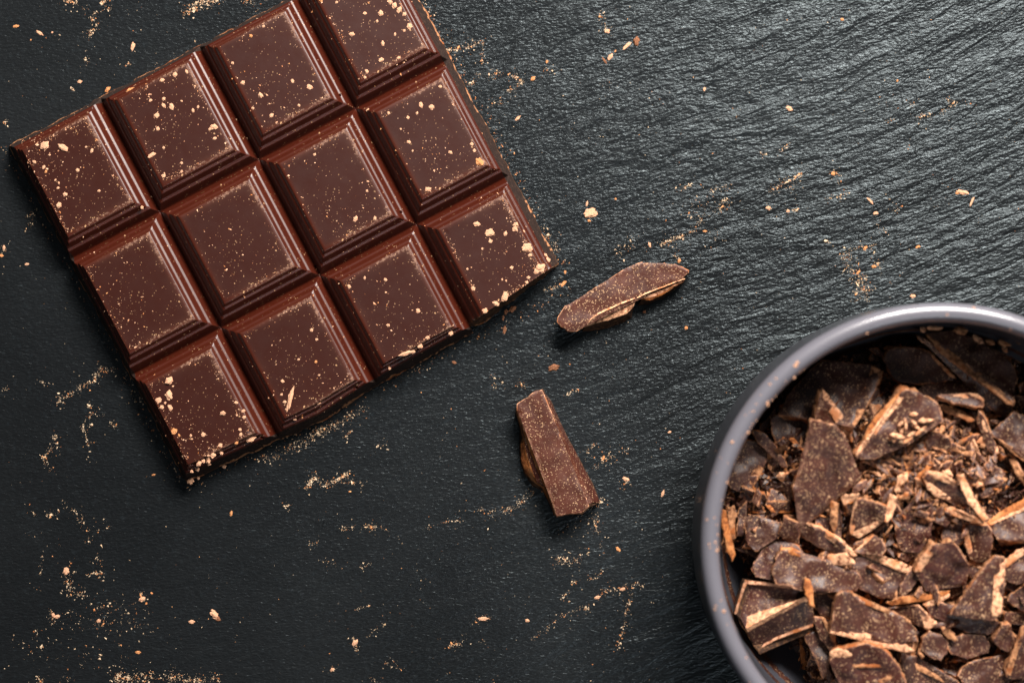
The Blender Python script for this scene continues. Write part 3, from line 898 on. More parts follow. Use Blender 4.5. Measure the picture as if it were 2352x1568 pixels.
 (B_, [(1055,178),(1105,200),(1098,340),(1070,392),(1048,300)], 24.0, 1.2, (4,3), (0.1,0.1), 'U',
  'upright tan splinter left of the rosy shard', []),
 (B_, [(318,225),(346,240),(362,330),(378,430),(410,535),(388,577),(352,515),(330,400)], 21.5, 0.9, (0,4), (-0.3,0.0), 'O',
  'curled orange-brown flake clinging upright to the left wall of the bowl', []),
 (B_, [(362,212),(380,225),(404,204),(416,290),(398,350),(402,420),(378,440),(366,330)], 20.5, 1.0, (0,4), (-0.2,0.1), 'U',
  'crumbly tan flake right beside the curled flake on the left wall', []),
 (B_, [(880,698),(912,710),(927,780),(942,892),(902,872),(878,800)], 25.5, 0.9, (2,3), (-0.1,-0.1), 'O',
  'upright orange chip at the right corner of the moulded corner piece', []),
 (B_, [(940,800),(1060,790),(1075,850),(1060,960),(980,940),(940,880)], 19.5, 1.8, (0,6), (0,0), 'D',
  'very dark piece in the hollow right of the moulded corner piece', []),
]
MATS = {'F': (FACE, DUSTY, BROKEN), 'D': (FACE_DARK, BROKEN, BROKEN), 'R': (FACE_RED, DUSTY, BROKEN), 'P': (PALE, PALE, PALE),
        'O': (ORANGE, ORANGE, BROKEN), 'U': (BROKEN, BROKEN, BROKEN)}
LIFT = 3.4
shards = []
tr = random.Random(77)
for k, (fr, poly, z, th, ex, tilt, m, label, edges) in enumerate(SH):
    tilt = (tilt[0] * 1.3 + tr.uniform(-.2, .2), tilt[1] * 1.3 + tr.uniform(-.2, .2))
    o = shard('chocolate_shard', fr, poly, z + LIFT, th, ex, tilt, MATS[m], label, 'chocolate shard', 'large shards heaped in the bowl', seed=k + 1, jag=0.34, wavy=0.48)
    shards.append(o)
    bpy.context.view_layer.update()
    for q, (ep, ez, em) in enumerate(edges):
        shard('broken_edge', fr, ep, ez + LIFT, 0.7, (0, 0), tilt, MATS[em], parent=o, seed=100 + k * 3 + q, jag=0.17, wavy=0.12, step=0.4, chamfer=0.1,
              plane=(o.matrix_basis.translation.copy(), tilt[0], tilt[1], 0.00007 if em == 'P' else 0.00003))

# the moulded corner piece: two sloping faces that meet in a pale ridge, with a raised frame
corner = shard('moulded_corner_piece', B_, [(430,830),(470,705),(600,716),(740,742),(850,752),(905,800),(937,900),(932,1030),(862,1082),(742,1122),(572,1207),(500,1092),(420,960),(400,930)], 21.0, 6.0, (4, 8), (0.05, -0.05), (CRUST, BROKEN, CRUST),
               'thick moulded corner piece of the bar at the lower left of the heap', 'chocolate piece', seed=300)
bpy.context.view_layer.update()
def BL(pts): return [(*B_(x, y), z) for x, y, z in pts]
loft('upper_face', [BL([(470,705,23.5),(600,716,24),(740,742,24.6),(860,756,25)]), BL([(482,730,23.6),(600,738,24),(740,760,24.4),(850,775,24.8)]),
                    BL([(500,760,22.7),(600,768,23),(700,785,23.4),(820,800,24.4)]), BL([(490,830,22.6),(600,830,23.2),(720,840,24),(810,840,24.8)]),
                    BL([(470,960,23.0),(560,920,24),(700,880,25),(830,835,25.4)]), BL([(480,1030,24),(640,945,25.4),(740,890,25.8),(850,830,25.8)])],
     [DUSTY, FACE_RED, FACE_RED, FACE, PALE], corner, seed=4)
loft('left_face', [BL([(400,930,22.2),(430,830,22.6),(470,705,23.5)]), BL([(415,935,22.8),(445,830,23.0),(484,728,23.6)]), BL([(440,960,22.4),(465,850,22.4),(500,760,22.7)]), BL([(478,1030,24),(492,900,22.6),(500,790,22.6)])],
     [DUSTY, CRUST, FACE_RED], corner, seed=5)
loft('lower_face', [BL([(480,1030,24),(640,945,25.4),(740,890,25.8),(850,830,25.8),(905,800,25)]), BL([(490,1055,23.4),(650,965,24.8),(750,912,25),(870,850,25.2),(925,850,24.6)]),
                    BL([(530,1130,21.5),(680,1050,22.4),(800,1000,23.2),(900,960,24),(934,930,24)]), BL([(540,1165,20.6),(700,1080,22),(830,1030,23),(932,1000,23)]),
                    BL([(550,1178,21),(700,1100,22.2),(840,1050,23),(932,1020,22.6)]), BL([(572,1207,18),(742,1124,19),(862,1084,20),(934,1032,21)])],
     [PALE, FACE_DARK, FACE_DARK, DUSTY, CRUST], corner, seed=6)

# shreds lying on the kite-shaped shard
SHRED = [((1580,860),(1640,850),18), ((1500,930),(1560,900),16), ((1550,880),(1560,960),15), ((1600,930),(1660,950),16), ((1640,900),(1750,890),20), ((1450,990),(1560,1010),22),
         ((1520,1000),(1540,940),14), ((1560,1010),(1620,970),16), ((1590,890),(1630,930),14), ((1440,1030),(1455,1005),10), ((1475,1040),(1490,1015),10), ((1540,1050),(1600,1010),15), ((1530,900),(1510,960),12), ((1620,1000),(1690,940),14)]


def shred_poly(a, b, w, rr):
    a, b = Vector(a), Vector(b)
    d = (b - a)
    n = Vector((-d.y, d.x)).normalized() * w * 0.5
    return [tuple(a), tuple(a.lerp(b, .3) + n * rr.uniform(.7, 1.1)), tuple(a.lerp(b, .75) + n * rr.uniform(.6, 1)), tuple(b), tuple(a.lerp(b, .6) - n * rr.uniform(.7, 1.1)), tuple(a.lerp(b, .2) - n * rr.uniform(.5, 1))]


rr = random.Random(5)
for k, (a, b, w) in enumerate(SHRED):
    shard('chocolate_shred', A_, shred_poly(a, b, w * 1.3, rr), 26.2 + LIFT + 0.5 * (k % 3), 0.7, (0, 2), (rr.uniform(-.2, .2), rr.uniform(-.2, .2)), MATS['P'],
          'pale shred in the little pile on the kite-shaped shard', 'chocolate shred', 'pale shreds piled on the kite-shaped shard', seed=400 + k, jag=0.1, chamfer=0.12, step=0.4)
for k, (a, b, w, zz) in enumerate([((1880,285),(1975,290),50,27.5), ((2010,320),(2080,365),34,26.5), ((2090,350),(2160,375),28,26.5), ((1700,262),(1800,268),26,28), ((2180,350),(2260,385),30,26), ((2210,380),(2240,430),28,25), ((2280,330),(2350,370),30,26), ((1660,270),(1690,285),24,28)]):
    shard('chocolate_flake', A_, shred_poly(a, b, w, rr), zz, 0.8, (0, 2), (0.0, -0.5), MATS['P' if k % 2 else 'U'],
          'tan flake stuck to the inner wall under the top of the rim', 'chocolate flake', 'flakes stuck to the inner wall of the bowl', seed=430 + k, jag=0.2, step=0.4)

# medium chips and slivers between and below the shards
def blob_poly(rr, n, rx, ry):
    out = []
    for k in range(n):
        a, q = 2 * math.pi * k / n + rr.uniform(-.42, .42), rr.uniform(.6, 1.25)
        out.append(Vector((rx * math.cos(a) * q, ry * math.sin(a) * q)))
    return out


rr = random.Random(11)
chip_meshes = [slab_mesh('chocolate_chip', blob_poly(rr, rr.choice([3, 4, 4, 5]), rr.uniform(2.4, 4.8), rr.uniform(1.5, 2.6)), rr.uniform(0.8, 1.8), (rr.uniform(-.5, .5), rr.uniform(-.5, .5)),
                         mats=MATS[rr.choice('FFDFR')], seed=500 + k, jag=0.2, step=0.6) for k in range(16)]
sliver_meshes = [slab_mesh('chocolate_sliver', blob_poly(rr, rr.choice([4, 4, 5]), rr.uniform(1.2, 2.9), rr.uniform(0.4, 1.35)), rr.uniform(0.3, 0.8), (0, 0.1),
                           mats=MATS[rr.choice('UFUDFUPDR')], seed=540 + k, jag=0.14, step=0.4, chamfer=0.14) for k in range(16)]
R_in = 0.0462


def place(me, name, x, y, z, rr, tilt, label, cat, group, sc=1.0):
    o = bpy.data.objects.new(name, me)
    o.location = (x, y, z)
    o.rotation_euler = (rr.gauss(0, tilt), rr.gauss(0, tilt), rr.uniform(0, 6.283))
    o.scale = (sc, sc, sc)
    col.objects.link(o)
    return props(o, label, cat, group)


def in_gap(x, y):
    for px, py, rad in ((1660, 1350, 62),):
        w = W(px, py, 0.015)
        if math.hypot(x - w.x, y - w.y) < rad * K: return True
    return False


LAND = [(1905, 905, 'the broad dark shard below the rim'), (1818, 985, 'the dark shard left of the biggest one'), (1720, 1070, 'the chunk by the left wall'), (1905, 1080, 'the biggest speckled shard'),
        (2065, 975, 'the kite-shaped shard'), (2110, 840, 'the dark six-sided shard'), (2230, 840, 'the orange-ridged long shard'), (2210, 920, 'the light-outlined narrow shard'), (2265, 990, 'the upright pale-edged splinter'),
        (2330, 1000, 'the large shard at the right edge'), (2180, 1110, 'the pinkish shard by the long pale stick'), (2245, 1150, 'the long pale stick'), (2250, 1245, 'the squat pale-striped shard'), (2090, 1210, 'the tall red-brown shard'),
        (1990, 1190, 'the rosy light-bordered shard'), (1900, 1245, 'the dark slanting bar-like shard'), (2010, 1310, 'the dark chunk under the light ridge'), (2155, 1305, 'the crown-shaped shard'), (1870, 1310, 'the wavy-edged shard'),
        (1745, 1215, 'the purplish shard near the left wall'), (1780, 1410, 'the moulded corner piece'), (2000, 1420, 'the wide smooth shard'), (2145, 1480, 'the pebble-like piece'), (2250, 1370, 'the sail-shaped shard'),
        (2345, 1330, 'the crusty shard at the right edge'), (2000, 1520, 'the cracked moulded chunk'), (2340, 1500, 'the tall shard in the corner'), (2110, 1050, 'the middle of the fine shavings'), (2200, 1060, 'the right part of the fine shavings')]


def sector(x, y):
    px, py = 1176 + x / (K * .95), 784 - y / (K * .95)
    return min(LAND, key=lambda l: (l[0] - px) ** 2 + (l[1] - py) ** 2)[2]


TONE = {'chocolate_face': 'brown', 'dark_chocolate_face': 'dark brown', 'reddish_chocolate_face': 'reddish brown', 'pale_scraped_chocolate': 'pale', 'orange_torn_chocolate': 'orange', 'broken_chocolate': 'tan'}
cnt = 0
while cnt < 200:
    a, r = rr.uniform(0, 2 * math.pi), R_in * math.sqrt(rr.uniform(0, 1)) * 0.95
    x, y = BC.x + r * math.cos(a), BC.y + r * math.sin(a)
    p = (1176 + x / (K * .96), 784 - y / (K * .96))
    if p[0] > 2440 or p[1] > 1650 or in_gap(x, y): continue
    z = pile_z(x, y) + rr.uniform(-0.001, 0.0006)
    if z < floor_z(r) + 0.001: continue
    me_ = rr.choice(chip_meshes)
    tn = TONE[me_.materials[0].name]
    place(me_, 'chocolate_chip', x, y, z, rr, 0.35, f'small {tn} chip by {sector(x, y)}', 'chocolate chip', f'small {tn} chips by {sector(x, y)}', rr.uniform(.75, 1.25))
    cnt += 1
cnt = 0
while cnt < 260:
    # most slivers lie in the drift of fine shavings right of the middle
    if rr.random() < 0.72:
        px, py = rr.gauss(2120, 85), rr.gauss(1045, 62)
    else:
        px, py = rr.uniform(1660, 2400), rr.uniform(800, 1600)
    w = W(px, py, 0.025)
    r = math.hypot(w.x - BC.x, w.y - BC.y)
    if r > R_in * 0.95 or in_gap(w.x, w.y) or px > 2420: continue
    z = pile_z(w.x, w.y) + rr.uniform(0.0006, 0.0022)
    me_ = rr.choice(sliver_meshes)
    tn = TONE[me_.materials[0].name]
    place(me_, 'chocolate_sliver', w.x, w.y, z, rr, 0.3, f'thin {tn} sliver by {sector(w.x, w.y)}', 'chocolate sliver', f'thin {tn} slivers by {sector(w.x, w.y)}', rr.uniform(.7, 1.3))
    cnt += 1


def flakes(name, items, mats, label, parent=None):
    """items: (position, rx, ry, rz, yaw, tilt, mat): many tiny chipped flakes in one mesh"""
    V, F, M = [], [], []
    for (p, rx, ry, rz, yaw, tl, m) in items:
        c, s = math.cos(yaw), math.sin(yaw)
        b = len(V)
        n = 4
        for k in range(n):
            a = 2 * math.pi * (k + random.uniform(-.4, .4)) / n
            q = random.uniform(.45, 1.35)
            x, y = rx * q * math.cos(a), ry * q * math.sin(a)
            V.append((p[0] + x * c - y * s, p[1] + x * s + y * c, p[2] + tl * x))
        V.append((p[0] + random.uniform(-.3, .3) * rx, p[1] + random.uniform(-.3, .3) * ry, p[2] + rz))
        V.append((p[0], p[1], p[2] - rz * 0.5))
        for k in range(n):
            F.append((b + k, b + (k + 1) % n, b + n)); M.append(m)
            F.append((b + (k + 1) % n, b + k, b + n + 1)); M.append(m)
    o = mesh_obj(name, V, F, mats, M, False, parent)
    return props(o, label, kind='stuff')


# the bed of fine shavings under the pieces, on a lumpy mass of crushed chocolate
items = []
for k in range(9000):
    a, r = random.uniform(0, 2 * math.pi), R_in * math.sqrt(random.random()) * 0.985
    x, y = BC.x + r * math.cos(a), BC.y + r * math.sin(a)
    z = pile_z(x, y) + random.uniform(-0.0032, -0.0008)
    if in_gap(x, y) or z < floor_z(r) + 0.0002: continue
    s = random.lognormvariate(0, .5) * 0.0007
    items.append(((x, y, z), s * random.uniform(.8, 2.2), s * random.uniform(.3, .8), s * .35, random.uniform(0, 6.28), random.gauss(0, .6), random.choice([0, 0, 0, 1, 2, 2, 0, 3])))
for k in range(1800):
    px, py = random.gauss(2110, 95), random.gauss(1050, 70)
    w = W(px, py, 0.025)
    s = random.lognormvariate(0, .45) * 0.0005
    items.append(((w.x, w.y, pile_z(w.x, w.y) + random.uniform(-0.0005, 0.0016)), s * random.uniform(.8, 2.6), s * random.uniform(.3, .7), s * .35, random.uniform(0, 6.28), random.gauss(0, .6), random.choice([0, 1, 0, 2, 2, 1, 0, 3])))
flakes('chocolate_shavings', items, [FACE_DARK, BROKEN, FACE, ORANGE], 'fine dark shavings filling the heap between the larger pieces')
V, F = [], []
nr_, ns_ = 60, 140
for a in range(nr_ + 1):
    for s in range(ns_):
        r = R_in * 0.99 * a / nr_
        x, y = BC.x + r * math.cos(2 * math.pi * s / ns_), BC.y + r * math.sin(2 * math.pi * s / ns_)
        z = max(pile_z(x, y) - 0.0034 + 0.0008 * mnoise.noise(Vector((x * 700, y * 700, 1))), floor_z(r) - 0.0004)
        for px, py, rad in ((1655, 1350, 78),):
            w = W(px, py, 0.012)
            d = math.hypot(x - w.x, y - w.y) / (rad * K)
            if d < 1: z = min(z, floor_z(r) - 0.0004)
        V.append((x, y, z))
for a in range(nr_):
    for s in range(ns_):
        q = (s + 1) % ns_
        F.append([a * ns_ + s, a * ns_ + ns_ + s, a * ns_ + ns_ + q, a * ns_ + q])
o = mesh_obj('crushed_chocolate', V, F, [FACE_DARK], None, True)
props(o, 'dark crushed chocolate packed at the bottom of the bowl', kind='stuff')

# ------------------------------------------------------------------ two shards on the slate
def C7(x, y): return (1263.3 + x * 0.14648, 574.2 + y * 0.14648)
def C8(x, y): return (1148.4 + x * 0.21967, 861.3 + y * 0.21967)
def L7(pts): return [(*C7(x, y), z) for x, y, z in pts]
def L8(pts): return [(*C8(x, y), z) for x, y, z in pts]


s1 = shard('chocolate_shard', C7, [(120,1060),(230,880),(320,850),(560,690),(860,500),(1180,290),(1370,210),(1450,190),(1480,220),(1600,225),(1800,205),(1870,235),(1960,225),(2080,270),(2180,320),(2170,360),(2100,400),(2095,440),(1990,480),(1800,540),(1600,630),(1360,740),(1240,780),(1100,825),(900,915),(740,995),(620,1085),(510,1220),(420,1270),(290,1280),(180,1200),(115,1130)],
           5.0, 3.4, (0, 14), (-0.06, 0.02), (LOOSE, DUSTY, CRUST), 'long pointed shard on the slate right of the bar, glossy pink-edged groove along its side', 'chocolate shard', seed=201, jag=0.09, chamfer=0.12, step=0.5)
bpy.context.view_layer.update()
loft('broken_edge', [L7([(500,1215,5.2),(620,1080,5.3),(740,992,5.3),(900,912,5.2),(1100,822,5.1),(1330,742,5.0)]),
                     L7([(520,1210,5.3),(640,1095,5.5),(760,1010,5.5),(920,935,5.4),(1110,850,5.3),(1335,760,5.2)]),
                     L7([(535,1205,4.7),(650,1112,4.6),(790,1040,4.6),(950,975,4.5),(1130,905,4.5),(1335,800,4.4)]),
                     L7([(545,1200,4.6),(665,1135,4.5),(850,1070,4.4),(1030,1000,4.3),(1170,960,4.3),(1325,850,4.2)]),
                     L7([(550,1210,4.2),(700,1150,4.1),(880,1110,4.0),(1060,1050,3.9),(1200,1000,3.9),(1318,880,3.9)]),
                     L7([(500,1280,0.2),(700,1255,0.1),(900,1222,0.1),(1130,1140,0.1),(1275,1060,0.1),(1305,900,0.1)])],
     [PALE, FACE_RED, DUSTY, PALE, CRUST], s1, seed=8)
loft('broken_edge', [L7([(1360,738,5.0),(1600,628,4.9),(1850,538,4.7),(2110,440,4.4)]), L7([(1370,752,5.2),(1600,648,5.1),(1850,555,4.9),(2118,452,4.6)]),
                     L7([(1385,765,4.4),(1600,685,4.3),(1850,585,4.1),(2112,470,4.2)]), L7([(1410,772,4.2),(1610,735,4.1),(1800,650,3.9),(2100,490,4.0)]),
                     L7([(1430,780,3.9),(1570,795,3.7),(1750,710,3.6),(2090,505,3.8)]), L7([(1370,880,0.2),(1560,840,0.1),(1760,760,0.1),(2080,540,0.1)])],
     [PALE, FACE_RED, DUSTY, ORANGE, CRUST], s1, seed=9)

s2 = shard('chocolate_shard', C8, [(175,300),(280,240),(360,170),(440,155),(490,270),(550,420),(600,560),(680,760),(740,900),(790,1050),(850,1180),(920,1320),(930,1370),(850,1440),(700,1450),(590,1475),(545,1300),(490,1150),(430,950),(340,740),(240,520),(180,370)],
           6.2, 5.6, (4, 0), (0.03, 0.02), (LOOSE, DUSTY, CRUST), 'straight-sided speckled bar fragment on the slate, lying below the long pointed shard', 'chocolate shard', seed=202, jag=0.09, chamfer=0.14, step=0.5)
bpy.context.view_layer.update()
loft('bevelled_side', [L8([(440,155,6.2),(490,270,6.2),(550,425,6.2),(605,570,6.2),(680,760,6.2),(740,900,6.2),(795,1050,6.2),(855,1190,6.2),(925,1350,6.2)]),
                       L8([(452,165,5.6),(510,270,5.4),(575,430,5.2),(640,580,5.0),(715,755,5.0),(775,890,5.0),(840,1040,5.0),(910,1185,5.2),(975,1330,5.4)]),
                       L8([(462,180,3.5),(525,260,3.0),(600,430,2.5),(690,620,2.2),(790,800,2.2),(880,980,2.2),(970,1150,2.6),(1025,1270,3.0),(1035,1330,3.2)]),
                       L8([(462,180,0.1),(530,260,0.1),(604,430,0.1),(700,630,0.1),(800,810,0.1),(890,985,0.1),(985,1160,0.1),(1030,1280,0.1),(1038,1335,0.1)])],
     [LOOSE, FACE_RED, CRUST], s2, seed=10)
loft('end_face', [L8([(925,1350,6.2),(850,1436,6.2),(700,1448,6.2),(590,1472,6.2)]), L8([(1036,1333,3.0),(950,1372,3),(860,1448,3),(700,1458,3),(592,1482,3)]), L8([(1038,1336,0.1),(950,1375,0.1),(860,1450,0.1),(700,1460,0.1),(592,1484,0.1)])],
     [DUSTY, CRUST], s2, seed=12)
loft('broken_edge', [L8([(178,330,6.1),(240,520,6.1),(340,740,6.1),(430,950,6.1),(492,1150,6.1),(548,1310,6.1),(592,1474,6.1)]), L8([(172,360,5.9),(232,530,5.8),(328,750,5.8),(416,960,5.8),(484,1150,5.8),(535,1310,5.8),(585,1474,5.8)]),
                     L8([(165,375,5.3),(225,540,5.1),(300,750,4.9),(370,950,4.8),(440,1110,5.0),(520,1310,4.6),(578,1470,4.8)]), L8([(158,380,4.9),(210,500,4.8),(250,650,4.4),(262,740,4.3),(300,900,4.2),(385,1120,4.4),(490,1190,4.2),(520,1330,4.4),(572,1465,4.6)]),
                     L8([(160,385,2.2),(206,520,2.0),(236,655,2.0),(214,735,2.0),(220,830,2.0),(218,900,2.0),(262,1015,2.0),(335,1105,2.0),(440,1180,2.2),(515,1330,2.4),(568,1468,2.4)]),
                     L8([(164,390,0.1),(204,560,0.1),(206,680,0.1),(198,760,0.1),(206,840,0.1),(212,920,0.1),(250,1030,0.1),(330,1150,0.1),(440,1205,0.1),(515,1340,0.1),(566,1470,0.1)])],
     [PALE, ORANGE, FACE_RED, ORANGE, CRUST], s2, seed=13)

# ------------------------------------------------------------------ crumbs
def crumb_mesh(seed, flat=0.45, lump=0.35, name='crumb'):
    import bmesh
    bm = bmesh.new()
    bmesh.ops.create_icosphere(bm, subdivisions=3, radius=1.0)
    for v in bm.verts:
        n = mnoise.noise(v.co * 1.3 + Vector((seed * 3.7, 0, 0))) * lump * 1.6 + mnoise.noise(v.co * 3.4 + Vector((0, seed * 2.1, 0))) * lump * 0.8
        v.co *= 1 + n
        v.co.z *= flat
        if v.co.z < -flat * 0.35: v.co.z = -flat * 0.35
    me = bpy.data.meshes.new(name)
    bm.to_mesh(me)
    bm.free()
    return me


base_crumbs = [crumb_mesh(k, 0.30 + 0.1 * (k % 3)) for k in range(7)]
CR = {}


def crumb(px, py, r, on='slate', mat=CRUMB, elong=1.0, yaw=None, label=None, group=None, cat='crumb', k=None):
    k = int(abs(px * 7 + py * 3)) % 7 if k is None else k
    key = (k, mat.name)
    if key not in CR:
        m = base_crumbs[k].copy()
        m.materials.append(mat)
        CR[key] = m
    if on == 'bar':
        z, i, j, _ = bar_z(px, py)
        if z is None: z = 0.0
    else:
        w = W(px, py)
        z = gz(w.x, w.y)
    w = W(px, py, z)
    o = bpy.data.objects.new('crumb', CR[key])
    s = r * K
    o.scale = (s * elong, s / math.sqrt(elong), min(s, 0.0011))
    o.location = (w.x, w.y, z + 0.25 * min(s, 0.0011) * 0.4)
    o.rotation_euler = (0, 0, random.uniform(0, 6.28) if yaw is None else yaw)
    col.objects.link(o)
    return props(o, label, cat, group)


COLN = ['first', 'second', 'third', 'fourth']
ROWN = ['top', 'middle', 'bottom']
f1 = lambda x, y: (x * .3297, y * .3297)
f2 = lambda x, y: (516.8 + x * .3296, y * .3296)
f4 = lambda x, y: (631.6 + x * .3661, 344.5 + y * .3661)
f5 = lambda x, y: (344.5 + x * .17106, 861.3 + y * .17106)
BARCR = [(f1, [(310,1015,13,1.1),(440,1030,11,1.5),(195,1040,8),(240,1130,5),(305,1165,5),(540,1185,5),(410,1430,8),(330,1355,6),(455,1355,6),(690,1330,4),(640,1050,5),(345,1080,3),(1090,805,7),(1195,745,8),(1140,735,6),(1140,690,5),(1345,770,5),(1380,745,4),(1265,705,3),(1050,700,4),(1040,660,3),(1100,895,5),(1220,520,7),(1130,560,6),(1235,490,5),(1300,500,5),(1490,885,9),(1465,900,5),(1495,965,5),(1140,1030,4),(1060,1080,7,1.9),(1140,1225,6),(1265,1135,4),(1265,1195,4),(1620,440,4),(1690,575,5),(1815,665,6),(1890,805,5),(1760,755,4),(1645,835,3),(1720,965,3),(1555,285,3),(990,1445,5),(1055,1375,3),(672,975,3),(405,1310,4),(385,1255,3),(320,1195,4),(600,1025,3),(410,1275,3)]),
         (f2, [(470,565,5),(588,605,7),(125,578,5),(248,665,6),(195,755,4),(325,805,6),(515,735,4),(360,855,3),(885,240,7),(1085,95,8),(1285,185,8),(1100,303,6),(1090,418,6),(1210,405,5),(988,500,5),(975,540,4),(1365,733,7),(1440,747,8),(1140,790,4),(1275,820,5),(1338,790,4),(1590,730,3),(1280,990,5),(1225,900,3),(1718,1005,5),(1738,1050,5),(1775,1130,11,1.2),(1570,1062,5),(1415,1320,6,1.6),(1458,1190,3),(1307,1052,3),(990,1330,4),(995,1265,3),(910,1525,7),(1045,1520,5),(625,1077,4),(1000,770,6),(1215,70,8),(1180,40,8),(1150,15,7),(1250,100,6),(975,95,5),(1060,150,4),(1500,605,5),(268,185,5),(180,252,5),(1185,240,4),(1250,215,4),(668,3,5),(778,18,4)]),
         (f4, [(962,247,7,1.3),(1265,465,8),(1350,520,11),(1352,572,6),(1445,525,6),(1505,495,8),(1510,470,8),(1585,615,13),(1695,660,6),(1710,690,8),(1665,740,14),(1640,760,8),(1590,800,5),(1580,830,5),(1485,740,5),(1425,812,3),(1300,620,3),(1207,745,3),(1243,868,6),(1440,922,10,1.5),(1385,962,8),(1318,1008,8),(897,1010,6),(693,815,5),(695,893,3),(465,858,5),(563,802,4),(710,1100,5),(820,1275,9,2.4),(865,1265,6),(912,1230,7),(958,1178,6),(1102,1150,6),(718,1370,4),(230,1128,5),(262,1188,4),(148,1313,3),(257,1327,4),(277,1412,3),(1560,510,4),(1450,820,3),(1600,660,5)]),
         (f5, [(255,75,11,1.2),(255,275,12,1.2),(270,440,7,1.4),(205,372,4),(110,335,8),(980,512,7),(1155,368,5),(1255,480,5),(1265,565,5),(1165,535,3),(1208,730,5),(1220,795,5),(720,795,6),(548,810,4),(560,857,3),(948,945,6),(960,1045,5),(845,1075,8),(785,1078,4),(1350,860,10,1.5),(1160,908,5),(330,750,8),(340,835,6),(390,808,4),(660,1185,7),(785,1140,7),(790,1195,5),(465,1065,9),(995,1225,6),(550,1420,10),(650,1380,5),(1880,330,12,3.0),(1930,565,9),(1810,360,5),(2250,365,9),(1780,80,5),(1765,260,4),(160,430,6),(640,1260,6),(560,1290,5),(720,1150,5)])]
for fr, L in BARCR:
    for c in L:
        px, py = fr(c[0], c[1])
        z, i, j, tm = bar_z(px, py)
        el = c[3] if len(c) > 3 else random.uniform(1.0, 1.35)
        yaw = 1.35 if c[:2] == (1880, 330) else 0.25 if c[:2] == (820, 1275) else None
        if z is None: continue
        big = c[2] >= 10
        crumb(px, py, c[2] * 0.71, 'bar', CRUMB if random.random() < .94 else CRUMB_O, el, yaw,
              ('large pale crumb' if big else 'small pale crumb') + f' on the bar, {COLN[i]} square of its {ROWN[j]} row',
              f'{"large" if big else "small"} crumbs on the {COLN[i]} square of the {ROWN[j]} row')
crumb(*f1(905, 640), 8, 'bar', CRUMB_O, 1.7, 0.6, 'rough orange-brown crumb lying on the top rim of the bar', cat='crumb')

